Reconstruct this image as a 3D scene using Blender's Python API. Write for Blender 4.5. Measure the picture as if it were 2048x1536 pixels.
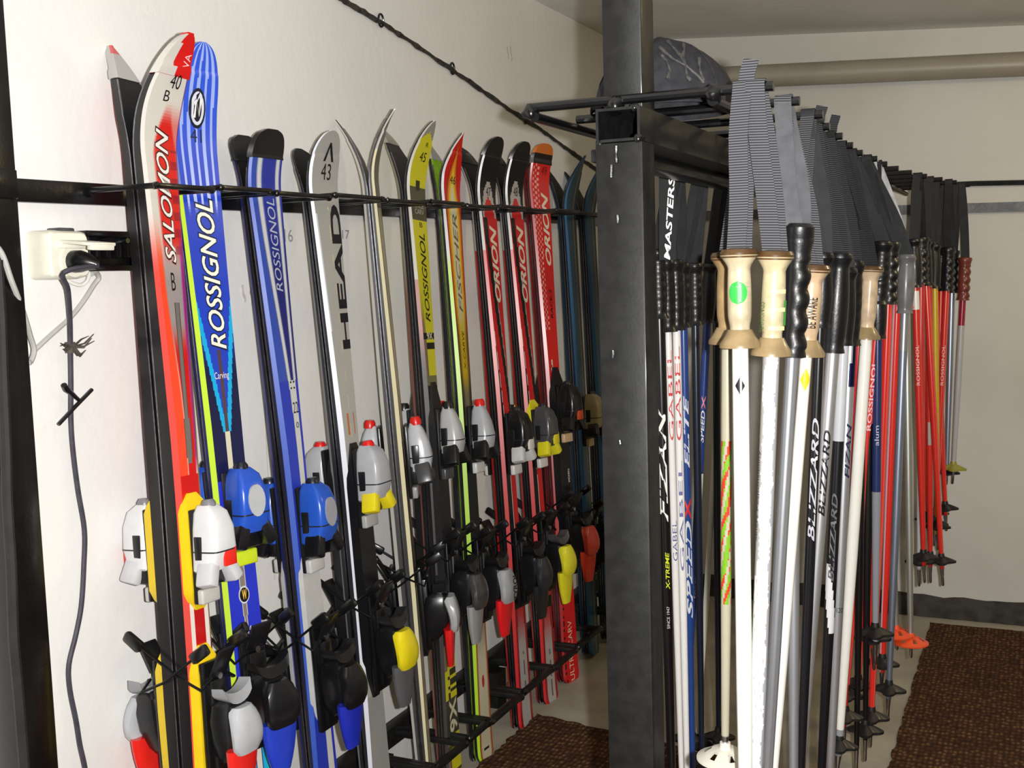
import bpy, bmesh, math, random
import numpy as np
from mathutils import Vector, Matrix
random.seed(7)
for o in list(bpy.data.objects): bpy.data.objects.remove(o)
scene = bpy.context.scene
COL = scene.collection

# ------------------------------------------------------------------ camera
FPX = 2250.0
YAW, PITCH, ROLL = math.radians(25.1), math.radians(5.6), -0.03
CAM = np.array((1.52, 0.0, 1.30))
_f = np.array((-math.sin(YAW)*math.cos(PITCH), math.cos(YAW)*math.cos(PITCH), -math.sin(PITCH)))
_r = np.array((math.cos(YAW), math.sin(YAW), 0.0)); _u = np.cross(_r, _f)
CR = _r*math.cos(ROLL) + _u*math.sin(ROLL); CU = np.cross(CR, _f); CF = _f
cd = bpy.data.cameras.new('camera'); cam = bpy.data.objects.new('camera', cd); COL.objects.link(cam)
cd.sensor_width = 36; cd.sensor_fit = 'HORIZONTAL'; cd.lens = FPX*36/2048; cd.clip_start = .02
m = Matrix.Identity(4)
for i in range(3):
    m[i][0] = CR[i]; m[i][1] = CU[i]; m[i][2] = -CF[i]; m[i][3] = CAM[i]
cam.matrix_world = m
scene.camera = cam
# ------------------------------------------------------------------ light and exposure
scene.view_settings.view_transform = 'Standard'; scene.view_settings.look = 'None'
scene.view_settings.gamma = 1.0; scene.view_settings.exposure = 0.0
scene.view_settings.use_curve_mapping = False
w = bpy.data.worlds.new('world'); scene.world = w; w.use_nodes = True
w.node_tree.nodes['Background'].inputs[0].default_value = (1, .92, .8, 1)
w.node_tree.nodes['Background'].inputs[1].default_value = 0.02
fl = bpy.data.lights.new('camera_flash', 'SPOT'); fl.energy = 250; fl.shadow_soft_size = .012
fl.spot_size = math.radians(125); fl.spot_blend = .75; fl.color = (1, .985, .96)
flo = bpy.data.objects.new('camera_flash', fl); COL.objects.link(flo)
fm = m.copy(); fm.translation = Vector(CAM + CR*.07 + CU*.012 + CF*.02); flo.matrix_world = fm
rb = bpy.data.lights.new('room_bulb', 'POINT'); rb.energy = 15; rb.shadow_soft_size = .06; rb.color = (1, .80, .44)
rbo = bpy.data.objects.new('room_bulb', rb); COL.objects.link(rbo); rbo.location = (2.25, 3.0, 1.9)

# ------------------------------------------------------------------ projection helpers (used to measure real positions)
def proj(p):
    d = np.array(p) - CAM; z = d @ CF
    return 1024 + FPX*(d @ CR)/z, 768 - FPX*(d @ CU)/z
def ray(px, py): return CF + CR*(px-1024)/FPX - CU*(py-768)/FPX
def on(px, py, ax, val):
    d = ray(px, py); return CAM + d*((val-CAM[ax])/d[ax])
def onplane(px, py, n, k):
    d = ray(px, py); n = np.array(n); return CAM + d*((k - n @ CAM)/(n @ d))
V = lambda a: Vector((float(a[0]), float(a[1]), float(a[2])))

# ------------------------------------------------------------------ colour and materials
def lin(c):
    return tuple(((x/255)/12.92 if x/255 <= .04045 else ((x/255+.055)/1.055)**2.4) for x in c[:3])
def lerp(a, b, t):
    t = max(0., min(1., t)); return tuple(a[i]+(b[i]-a[i])*t for i in range(3))
def sm(x, a, b):
    t = max(0., min(1., (x-a)/(b-a))); return t*t*(3-2*t)
_m = {}
def mat(name, rgb=(128, 128, 128), rough=.5, metal=0., bump=0., bscale=80., var=.0, vscale=12., rgb2=None, attr=False, coat=0., spec=.5):
    if name in _m: return _m[name]
    M = bpy.data.materials.new(name); M.use_nodes = True; nt = M.node_tree; N = nt.nodes; L = nt.links
    b = N['Principled BSDF']; b.inputs['Roughness'].default_value = rough; b.inputs['Metallic'].default_value = metal
    b.inputs['Specular IOR Level'].default_value = spec; b.inputs['Coat Weight'].default_value = coat
    b.inputs['Coat Roughness'].default_value = .12
    tc = N.new('ShaderNodeTexCoord')
    nz = N.new('ShaderNodeTexNoise'); nz.inputs['Scale'].default_value = vscale; nz.inputs['Detail'].default_value = 6
    L.new(tc.outputs['Object'], nz.inputs['Vector'])
    if attr:
        a = N.new('ShaderNodeAttribute'); a.attribute_name = 'Col'
        mx = N.new('ShaderNodeMixRGB'); mx.blend_type = 'MULTIPLY'; mx.inputs[0].default_value = var
        L.new(a.outputs['Color'], mx.inputs[1]); L.new(nz.outputs['Fac'], mx.inputs[2]); L.new(mx.outputs[0], b.inputs['Base Color'])
    else:
        c1 = lin(rgb); c2 = lin(rgb2) if rgb2 else tuple(x*(1-var) for x in c1)
        r = N.new('ShaderNodeValToRGB'); r.color_ramp.elements[0].position = .38; r.color_ramp.elements[1].position = .62
        r.color_ramp.elements[0].color = (*c2, 1); r.color_ramp.elements[1].color = (*c1, 1)
        L.new(nz.outputs['Fac'], r.inputs[0]); L.new(r.outputs[0], b.inputs['Base Color'])
    if bump:
        n2 = N.new('ShaderNodeTexNoise'); n2.inputs['Scale'].default_value = bscale; n2.inputs['Detail'].default_value = 5
        L.new(tc.outputs['Object'], n2.inputs['Vector'])
        bp = N.new('ShaderNodeBump'); bp.inputs['Strength'].default_value = bump; bp.inputs['Distance'].default_value = .004
        L.new(n2.outputs['Fac'], bp.inputs['Height']); L.new(bp.outputs[0], b.inputs['Normal'])
    _m[name] = M; return M
def plastic(rgb, rough=.32):
    return mat('plastic_%d_%d_%d_%d' % (*rgb, int(rough*100)), rgb, rough, var=.06, vscale=40, coat=.15)

M_TOP = mat('ski_topsheet', rough=.3, attr=True, var=.06, vscale=30, coat=.15)
M_BASE = mat('ski_base', (14, 13, 14), .45, var=.3, vscale=60)
M_EDGE = mat('steel_edge', (150, 150, 158), .28, 1., var=.3, vscale=90)
M_BLK = mat('black_paint', (11, 11, 13), .3, var=.5, vscale=25, bump=.1, bscale=150, coat=.2)
M_BLKW = mat('black_paint_worn', (13, 13, 14), .55, rgb2=(25, 25, 24), vscale=45, bump=.06, bscale=220, coat=.04, spec=.35)
M_BPL = plastic((12, 12, 14), .3)
M_WIRE = mat('brake_wire', (45, 45, 48), .3, .8, var=.3, vscale=40)
M_STEEL = mat('bright_steel', (190, 190, 195), .25, 1., var=.15, vscale=60)
M_SHAFT = mat('pole_shaft_paint', rough=.28, attr=True, var=.08, vscale=60, coat=.25)
M_SHAFTM = mat('pole_shaft_metal', rough=.36, metal=.8, attr=True, var=.1, vscale=60)
M_RUB = mat('black_rubber', (16, 16, 18), .38, var=.35, vscale=40, bump=.1, bscale=200, coat=.1)

# ------------------------------------------------------------------ mesh builder
class MB:
    def __init__(s): s.bm = bmesh.new()
    def box(s, size, mt=None, bev=0., seg=2):
        r = bmesh.ops.create_cube(s.bm, size=1.0); vs = r['verts']
        for v in vs: v.co = Vector((v.co.x*size[0], v.co.y*size[1], v.co.z*size[2]))
        if bev:
            es = list({e for v in vs for e in v.link_edges})
            g = bmesh.ops.bevel(s.bm, geom=es, offset=bev, segments=seg, affect='EDGES', profile=.5)
            vs = list({v for f in g['faces'] for v in f.verts} | {v for v in vs if v.is_valid})
        if mt is not None:
            for v in vs: v.co = mt @ v.co
        return s
    def boxat(s, lo, hi, bev=0., seg=2):
        c = [(lo[i]+hi[i])/2 for i in range(3)]; return s.box([hi[i]-lo[i] for i in range(3)], Matrix.Translation(c), bev, seg)
    def loft(s, secs, cap=True, closed=True):
        rows = [[s.bm.verts.new(p) for p in sec] for sec in secs]; n = len(rows[0])
        for i in range(len(rows)-1):
            for j in range(n if closed else n-1):
                k = (j+1) % n
                s.bm.faces.new((rows[i][j], rows[i][k], rows[i+1][k], rows[i+1][j]))
        if cap and closed:
            s.bm.faces.new(rows[0][::-1]); s.bm.faces.new(rows[-1])
        return s
    def tube(s, pts, r, n=8, cap=True):
        pts = [Vector(p) for p in pts]; secs = []
        prev = None
        for i, p in enumerate(pts):
            t = (pts[min(i+1, len(pts)-1)] - pts[max(i-1, 0)]).normalized()
            if prev is None:
                a = Vector((0, 0, 1)) if abs(t.z) < .9 else Vector((1, 0, 0)); x = t.cross(a).normalized()
            else:
                x = (prev - t*prev.dot(t)).normalized()
            prev = x; y = t.cross(x); rr = r[i] if isinstance(r, (list, tuple)) else r
            secs.append([p + (x*math.cos(2*math.pi*k/n) + y*math.sin(2*math.pi*k/n))*rr for k in range(n)])
        return s.loft(secs, cap)
    def bar(s, a, b, w, h, up=(0, 0, 1), bev=0.):
        a = Vector(a); b = Vector(b); y = (b-a); L = y.length; y.normalize(); z = Vector(up); x = y.cross(z).normalized(); z = x.cross(y)
        mt = Matrix((x, y, z)).transposed().to_4x4(); mt.translation = (a+b)/2
        return s.box((w, L, h), mt, bev)
    def ribbon(s, pts, wdirs, w, t):
        pts = [Vector(p) for p in pts]; secs = []
        for i, p in enumerate(pts):
            tg = (pts[min(i+1, len(pts)-1)] - pts[max(i-1, 0)]).normalized()
            wd = Vector(wdirs[i] if isinstance(wdirs, list) else wdirs); wd = (wd - tg*wd.dot(tg)).normalized(); nn = tg.cross(wd)
            secs.append([p-wd*w/2-nn*t/2, p+wd*w/2-nn*t/2, p+wd*w/2+nn*t/2, p-wd*w/2+nn*t/2])
        return s.loft(secs)
    def cyl(s, a, b, r, n=14): return s.tube([a, b], r, n)
    def build(s, name, material, parent=None, origin=None, smooth=35, colf=None):
        bmesh.ops.recalc_face_normals(s.bm, faces=s.bm.faces)
        me = bpy.data.meshes.new(name)
        if origin is not None:
            for v in s.bm.verts: v.co -= Vector(origin)
        s.bm.to_mesh(me); s.bm.free()
        if smooth:
            for p in me.polygons: p.use_smooth = True
            me.set_sharp_from_angle(angle=math.radians(smooth))
        return mk(name, me, material, parent)
def mk(name, me, material, parent=None):
    if material is not None and not me.materials: me.materials.append(material)
    o = bpy.data.objects.new(name, me); COL.objects.link(o)
    if parent is not None: o.parent = parent
    return o
def thing(name, label, cat, loc=(0, 0, 0), mw=None, group=None):
    o = bpy.data.objects.new(name, None); COL.objects.link(o); o.empty_display_size = .05
    if mw is not None: o.matrix_world = mw
    else: o.location = loc
    tag(o, label, cat, group); return o
def tag(o, label=None, cat=None, group=None, kind=None):
    if label: o['label'] = label
    if cat: o['category'] = cat
    if group: o['group'] = group
    if kind: o['kind'] = kind
    return o
def rrect(cx, cz, w, h, y, e=3.2, n=18, top=True):
    out = []
    for k in range(n):
        a = 2*math.pi*k/n; c, s_ = math.cos(a), math.sin(a)
        out.append(Vector((cx + w/2*math.copysign(abs(c)**(2/e), c), y, cz + h/2*math.copysign(abs(s_)**(2/e), s_))))
    return out
_tc = {}
def textgeo(body, shear=0., bold=0.):
    key = (body, shear, bold)
    if key in _tc: return _tc[key]
    cu = bpy.data.curves.new('t', 'FONT'); cu.body = body; cu.size = 1; cu.shear = shear; cu.offset = bold; cu.resolution_u = 3; cu.fill_mode = 'FRONT'
    ob = bpy.data.objects.new('t', cu); me = bpy.data.meshes.new_from_object(ob)
    vs = [(v.co.x, v.co.y) for v in me.vertices]; fs = [tuple(p.vertices) for p in me.polygons]
    x0 = min(v[0] for v in vs); x1 = max(v[0] for v in vs); y0 = min(v[1] for v in vs); y1 = max(v[1] for v in vs)
    vs = [((x-x0)/(x1-x0), (y-y0)/(y1-y0)) for x, y in vs]
    bpy.data.objects.remove(ob); bpy.data.curves.remove(cu); bpy.data.meshes.remove(me)
    _tc[key] = (vs, fs); return _tc[key]
def textmesh(name, body, fn, material, parent, shear=0., bold=0.):
    vs, fs = textgeo(body, shear, bold)
    me = bpy.data.meshes.new(name); me.from_pydata([fn(x, y) for x, y in vs], [], fs)
    return mk(name, me, material, parent)
def ink(rgb): return mat('ink_%d_%d_%d' % rgb, rgb, .4, var=.05, vscale=50)
WHITE, BLACKI, CREAM = (232, 230, 222), (16, 16, 18), (225, 218, 190)

# ------------------------------------------------------------------ room shell
XR, YF, YB = 3.3, -1.3, 4.30
def ceil_z(x): return 2.197 - .075*x
def struct(o): o['kind'] = 'structure'; return o
def wall_mat(name, rgb, rgb2, bump):
    M = mat(name, rgb, .75, rgb2=rgb2, vscale=2.2, bump=bump, bscale=38, spec=.25); return M
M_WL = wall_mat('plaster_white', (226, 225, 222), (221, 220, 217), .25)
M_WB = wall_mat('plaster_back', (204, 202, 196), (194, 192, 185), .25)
M_CE = wall_mat('ceiling_paint', (232, 230, 226), (218, 216, 211), .3)
def slab(name, pts, thick_dir, material):
    b = MB(); p = [Vector(q) for q in pts]; t = Vector(thick_dir)
    b.loft([p, [q+t for q in p]]); return struct(b.build(name, material, smooth=0))
wall_left = slab('wall_left', [(0, YF, 0), (0, YB, 0), (0, YB, 2.26), (0, YF, 2.26)], (-.1, 0, 0), M_WL)
wall_back = slab('wall_back', [(-.1, YB, 0), (XR, YB, 0), (XR, YB, 2.26), (-.1, YB, 2.26)], (0, .1, 0), M_WB)
slab('wall_right', [(XR, YF, 0), (XR, YB, 0), (XR, YB, 2.26), (XR, YF, 2.26)], (.1, 0, 0), M_WB)
slab('wall_front', [(-.1, YF, 0), (XR+.1, YF, 0), (XR+.1, YF, 2.26), (-.1, YF, 2.26)], (0, -.1, 0), M_WB)
slab('ceiling', [(0, YF, ceil_z(0)), (XR, YF, ceil_z(XR)), (XR, YB, ceil_z(XR)), (0, YB, ceil_z(0))], (0, 0, .08), M_CE)
M_FL = mat('concrete_floor', (172, 166, 152), .7, rgb2=(150, 143, 128), vscale=3.5, bump=.3, bscale=60, spec=.2)
slab('floor', [(-.1, YF-.1, 0), (XR+.1, YF-.1, 0), (XR+.1, YB+.1, 0), (-.1, YB+.1, 0)], (0, 0, -.08), M_FL)
# rough dark painted skirting on the back wall
b = MB(); secs = []
x = 0.0
while x < XR:
    top = .080 + .004*math.sin(x*9) + random.uniform(-.005, .005); d = .012 + random.uniform(0, .006)
    secs.append([Vector((x, YB, 0)), Vector((x, YB-d-.006, 0)), Vector((x, YB-d, top*.6)), Vector((x, YB-.004, top)), Vector((x, YB, top))]); x += .035
b.loft(secs)
struct(b.build('baseboard_back', mat('tar_skirting', (34, 32, 30), .8, rgb2=(58, 55, 50), vscale=22, bump=.6, bscale=60), smooth=50))
# pencilled hook numbers and old stains on the white wall
def wall_text(body, px0, py0, px1, py1, rgb, name='pencil_number'):
    a = on(px0, py0, 0, .001); c = on(px1, py1, 0, .001)
    return textmesh(name, body, lambda x, y: (.0012, a[1]+(c[1]-a[1])*x, a[2]+(c[2]-a[2])*(1-y)), ink(rgb), wall_left)
wall_text('16', 568, 458, 586, 484, (150, 150, 150)); wall_text('17', 684, 460, 699, 478, (130, 130, 132))
for px, py, h in ((485, 570, 34), (500, 575, 30), (1013, 95, 24), (1020, 92, 30)):
    p0 = on(px, py, 0, 0); p1 = on(px+3, py+h, 0, 0); b = MB(); mid = [(.0008, p0[1]+(p1[1]-p0[1])*t+random.uniform(-.003, .003), p0[2]+(p1[2]-p0[2])*t) for t in np.linspace(0, 1, 7)]
    b.ribbon(mid, (0, 1, 0), random.uniform(.006, .010), .0012); b.build('plaster_stain', mat('stain_brown', (186, 180, 168), .8, rgb2=(205, 201, 193), vscale=80), wall_left)
cr = [on(px, py, 0, .0004) for px, py in ((530, 800), (532, 880), (536, 960), (541, 1050), (546, 1110), (549, 1160))]
b = MB(); b.tube([V(p) for p in cr], .0009, 5); b.build('plaster_crack', mat('crack_grey', (170, 166, 158), .9), wall_left)

# carpets
def carpet_mat():
    M = bpy.data.materials.new('brown_woven_carpet'); M.use_nodes = True; N = M.node_tree.nodes; L = M.node_tree.links; p = N['Principled BSDF']
    p.inputs['Roughness'].default_value = .95; p.inputs['Specular IOR Level'].default_value = .1
    tc = N.new('ShaderNodeTexCoord'); mp = N.new('ShaderNodeMapping'); mp.inputs['Scale'].default_value = (74, 44, 1); L.new(tc.outputs['Object'], mp.inputs[0])
    nzw = N.new('ShaderNodeTexNoise'); nzw.inputs['Scale'].default_value = 9; L.new(tc.outputs['Object'], nzw.inputs[0])
    vo = N.new('ShaderNodeTexVoronoi'); vo.inputs['Randomness'].default_value = .45; L.new(mp.outputs[0], vo.inputs['Vector']); vo.inputs['Scale'].default_value = 1
    r = N.new('ShaderNodeValToRGB'); e = r.color_ramp.elements; e[0].position = .0; e[0].color = (*lin((168, 134, 88)), 1); e[1].position = .42; e[1].color = (*lin((84, 58, 43)), 1)
    e2 = e.new(.2); e2.color = (*lin((118, 86, 58)), 1); e3 = e.new(.75); e3.color = (*lin((62, 42, 31)), 1)
    L.new(vo.outputs['Distance'], r.inputs[0])
    mx = N.new('ShaderNodeMixRGB'); mx.blend_type = 'MULTIPLY'; mx.inputs[0].default_value = .45; L.new(r.outputs[0], mx.inputs[1]); L.new(nzw.outputs['Fac'], mx.inputs[2]); L.new(mx.outputs[0], p.inputs['Base Color'])
    bp = N.new('ShaderNodeBump'); bp.inputs['Strength'].default_value = .9; bp.inputs['Distance'].default_value = .006; bp.invert = True; L.new(vo.outputs['Distance'], bp.inputs['Height']); L.new(bp.outputs[0], p.inputs['Normal'])
    return M
M_CARP = carpet_mat()
def carpet(label, poly, amp):
    pts = []
    for i in range(len(poly)):
        a = Vector(poly[i]); c = Vector(poly[(i+1) % len(poly)]); n = max(2, int((c-a).length/.02)); d = (c-a).normalized(); nn = Vector((-d.y, d.x))
        for k in range(n): pts.append(a.lerp(c, k/n) + nn*random.uniform(-amp, amp))
    b = MB(); b.loft([[Vector((p.x, p.y, .0005)) for p in pts], [Vector((p.x, p.y, .009)) for p in pts]])
    o = b.build('carpet', M_CARP, smooth=0); tag(o, label, 'carpet', 'brown woven carpets'); return o
carpet('brown flecked woven carpet right of the hanging ski poles', [(1.19, 1.0), (XR-.1, 1.0), (XR-.1, 4.20), (1.19, 4.19)], .004)
carpet('brown woven carpet with frayed corner in front of the wall skis, left of black post', [(.17, 1.0), (.88, 1.0), (.88, 2.83), (.52, 2.86), (.205, 2.92)], .007)

# back wall: fat pipe, thin conduit, flat rail
t = thing('ceiling_pipe', 'fat grey pipe running along the back wall below the ceiling', 'pipe', (.0, YB-.07, 2.02))
b = MB(); p0 = on(1460, 155, 1, YB-.07); p1 = on(2048, 128, 1, YB-.07); d = V(p1)-V(p0)
A0 = V(p0)-d*.42; A1 = V(p0)+d*2.7
b.tube([A0, A1], .041, 20); M_PIPE = mat('grey_pipe_paint', (150, 143, 128), .42, var=.12, vscale=6)
b.build('pipe_body', M_PIPE, t, (.0, YB-.07, 2.02))
for k in (.12, .55, .9):
    c = A0.lerp(A1, k); b = MB(); b.tube([c-d.normalized()*.014, c+d.normalized()*.014], .0445, 20); b.box((.03, .07, .03), Matrix.Translation(c+Vector((0, .04, 0))))
    b.build('pipe_clip', M_PIPE, t, (.0, YB-.07, 2.02))
b = MB(); q = [on(px, py, 1, YB-.012) for px, py in ((1760, 376), (1860, 371), (1950, 367), (2048, 365))]; dd = q[-1]-q[0]
b.tube([V(x) for x in q] + [V(q[-1]+dd*3)], .009, 8)
o = b.build('wall_conduit', M_BLKW); tag(o, 'thin black conduit along the back wall above the flat rail', 'conduit')
t = thing('wall_rail', 'flat grey steel rail on the back wall behind the red poles', 'rail', (.9, YB, 1.484))
b = MB(); b.bar((.3, YB-.008, 1.502), (3.2, YB-.008, 1.44), .012, .034); b.build('rail_bar', mat('grey_rail_paint', (62, 62, 64), .45, rgb2=(90, 90, 92), vscale=30, bump=.3), t, (.9, YB, 1.484))
for x in (.5, 1.62, 2.6):
    b = MB(); b.tube([(x, YB-.02, 1.494-.0214*(x-.7)), (x, YB-.0, 1.494-.0214*(x-.7))], .008, 8); b.build('rail_bolt', M_BLK, t, (.9, YB, 1.484))

# diagonal tarred cable on the left wall
pts = [on(px, py, 0, .006) for px, py in ((640, -30), (690, 2), (770, 50), (850, 103), (930, 157), (1010, 213), (1080, 258), (1130, 295), (1180, 330), (1203, 346))]
fine = []
for i in range(len(pts)-1):
    for k in range(9): fine.append(pts[i]+(pts[i+1]-pts[i])*k/9 + np.array((0, random.uniform(-.0012, .0012), random.uniform(-.0015, .0015))))
t = thing('wall_cable', 'rough black cable running down the white wall above the skis', 'cable', tuple(pts[0]))
b = MB(); b.tube([V(p) for p in fine], [.0058+random.uniform(-.0014, .0022) for _ in fine], 7); b.build('cable_run', mat('tarred_cable', (24, 22, 20), .7, rgb2=(60, 57, 50), vscale=70, bump=.5, bscale=200), t, tuple(pts[0]))
for px, py in ((762, 44), (905, 140), (1052, 240)):
    c = V(on(px, py, 0, .006)); b = MB(); b.tube([c+Vector((0, .012*math.cos(a), .016*math.sin(a)+.004)) for a in np.linspace(0, 5.6, 12)], .0028, 6); b.build('cable_staple', M_BLK, t, tuple(pts[0]))

# ------------------------------------------------------------------ black post at the left edge, with a cable on it
PY0, PY1 = float(on(40, 1536, 0, .062)[1])+.004, 1.300
t = thing('steel_post', 'tall black steel post at the left edge of the photo', 'post', (.035, PY1-.03, 0))
b = MB(); b.boxat((.004, PY0, 0), (.062, PY1, ceil_z(0)-.01), .004); b.build('post_tube', M_BLK, t, (.035, PY1-.03, 0))
b = MB(); b.boxat((.0, PY0-.03, 0), (.09, PY1+.012, .008)); b.build('foot_plate', M_BLK, t, (.035, PY1-.03, 0))
b = MB(); b.boxat((.06, PY0+.006, 1.44), (.068, PY1-.004, 1.485), .002); b.build('rail_bracket', M_BLK, t, (.035, PY1-.03, 0))
pts = [V(on(px, py, 0, .075)) for px, py in ((-6, 520), (2, 640), (6, 760), (12, 900), (14, 1000), (22, 1130), (27, 1280), (38, 1400), (48, 1530))]
pts += [pts[-1]+Vector((.0, .01, -.25)), pts[-1]+Vector((0, .012, -.49))]
b = MB(); b.tube(pts, .0085, 8); o = b.build('black_hose', mat('dull_black_rubber', (30, 29, 28), .6, var=.4, vscale=30)); tag(o, 'dull black hose hanging down the front of the left steel post', 'hose')

# ------------------------------------------------------------------ ski pairs: measured axes
class Pair: pass
def make_pair(top, bot, ytip, ztail=None, xb=.17, xt=.085, psi=0.):
    P = Pair(); k = (xt-xb)/1.45; n = (1, 0, -k)
    T = onplane(*top, n, xb); B = onplane(*bot, n, xb); a = (T-B)/np.linalg.norm(T-B)
    if ztail is not None: B = B + a*((ztail-B[2])/a[2])
    P.B, P.a = B, a
    nn = np.array((math.cos(psi), -math.sin(psi), 0.)); nn = nn - a*(nn @ a); nn /= np.linalg.norm(nn); P.n = nn
    def gy(s): return proj(B+a*s)[1]
    def S(y):
        lo, hi = -.5, 2.4
        for _ in range(40):
            mid = (lo+hi)/2
            if gy(mid) > y: lo = mid
            else: hi = mid
        return (lo+hi)/2
    P.gy, P.S = gy, S; P.L = S(ytip); return P
PR = dict(
 A=make_pair((307, 400), (388, 1500), 88, .014, xt=.095),
 B=make_pair((394, 400), (473, 1187), 99, .014, xt=.085, psi=math.radians(14)),
 C=make_pair((523, 400), (637, 1500), 266, .014),
 D=make_pair((641, 400), (746, 1500), 268, .014),
 E=make_pair((744, 400), (848, 1524), 223, .014, xb=.145, xt=.085, psi=math.radians(-24)),
 F=make_pair((825, 400), (897, 1500), 250, .014, psi=math.radians(-4)),
 G=make_pair((895, 400), (964, 1521), 272, None, xb=.175),
 H=make_pair((969, 430), (1046, 1459), 282, None, xb=.185, psi=math.radians(3)),
 I=make_pair((1024, 430), (1096, 1407), 291, None, xb=.18, psi=math.radians(5)),
 J=make_pair((1076, 420), (1137, 1364), 293, None, xb=.175, psi=math.radians(10)),
 K=make_pair((1133, 420), (1178, 1240), 317, .014),
 L=make_pair((1172, 420), (1216, 1250), 330, .014),
)
# ------------------------------------------------------------------ wall ski racks (rail + one welded loop for each pair)
def rail_z(y): return 1.463 + .012*(y-1.34)
def yat(P, z): return (P.B + P.a*((z-P.B[2])/P.a[2]))
def rack(name, label, zf, xo, w, rh, rd, z0s, legs):
    t = thing(name, label, 'ski rack', (0, 1.31, zf(1.31)))
    org = (0, 1.31, zf(1.31))
    y0, y1 = 1.305 if not legs else 1.10, 4.25
    b = MB(); b.bar((rd/2+.001, y0, zf(y0)-rh*.1), (rd/2+.001, y1, zf(y1)-rh*.1), rd, rh, bev=.002); b.build('wall_bar', M_BLK if not legs else M_BLKW, t, org)
    cs = [yat(PR[k], zf(2.5)) for k in 'ABCDEFGHIJKL']; ys = [c[1]+.02 for c in cs]
    ys[0] -= .012
    for i, y in enumerate(ys):
        lo = (ys[i-1]+y)/2+.012 if i else y-.085; hi = (ys[i+1]+y)/2-.012 if i+1 < len(ys) else y+.085
        z = zf(y)+.004*(i % 2); b = MB()
        b.bar((rd*.6, lo, z), (xo, lo, z), w, w, bev=w*.15); b.bar((rd*.6, hi, z), (xo, hi, z), w, w, bev=w*.15)
        b.bar((xo, lo-w*.5, z), (xo, hi+w*.5, z+.001), w, w, bev=w*.15)
        if legs: pass
        lp = b.build('ski_loop', M_BLK if not legs else M_BLKW, t, org)
        for yy in (lo, hi):
            b = MB(); r = bmesh.ops.create_icosphere(b.bm, subdivisions=2, radius=w*.72)
            for v in r['verts']: v.co = v.co*random.uniform(.88, 1.15) + Vector((xo, yy, z))
            b.build('weld_bead', M_BLK, lp, org)
            if not legs:
                b = MB(); b.tube([(rd*.5, yy, z-.004), (rd+.012, yy, z-.004)], .007, 8); b.build('rail_stud', M_BLK, lp, org)
    if legs:
        for y in (1.5, 2.3, 2.96, 3.75):
            b = MB(); b.boxat((.004, y-.03, 0), (rd+.035, y+.03, zf(y)-rh*.4)); b.build('rack_foot', M_BLKW, t, org)
    return t
rack('ski_rack', 'black steel upper ski rack rail with welded loops on the white wall', rail_z, .172, .0095, .038, .016, None, False)
rack('ski_rack', 'black steel lower ski rack with square loops around the ski tails near the floor', lambda y: .128, .232, .0155, .05, .034, None, True)

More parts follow.
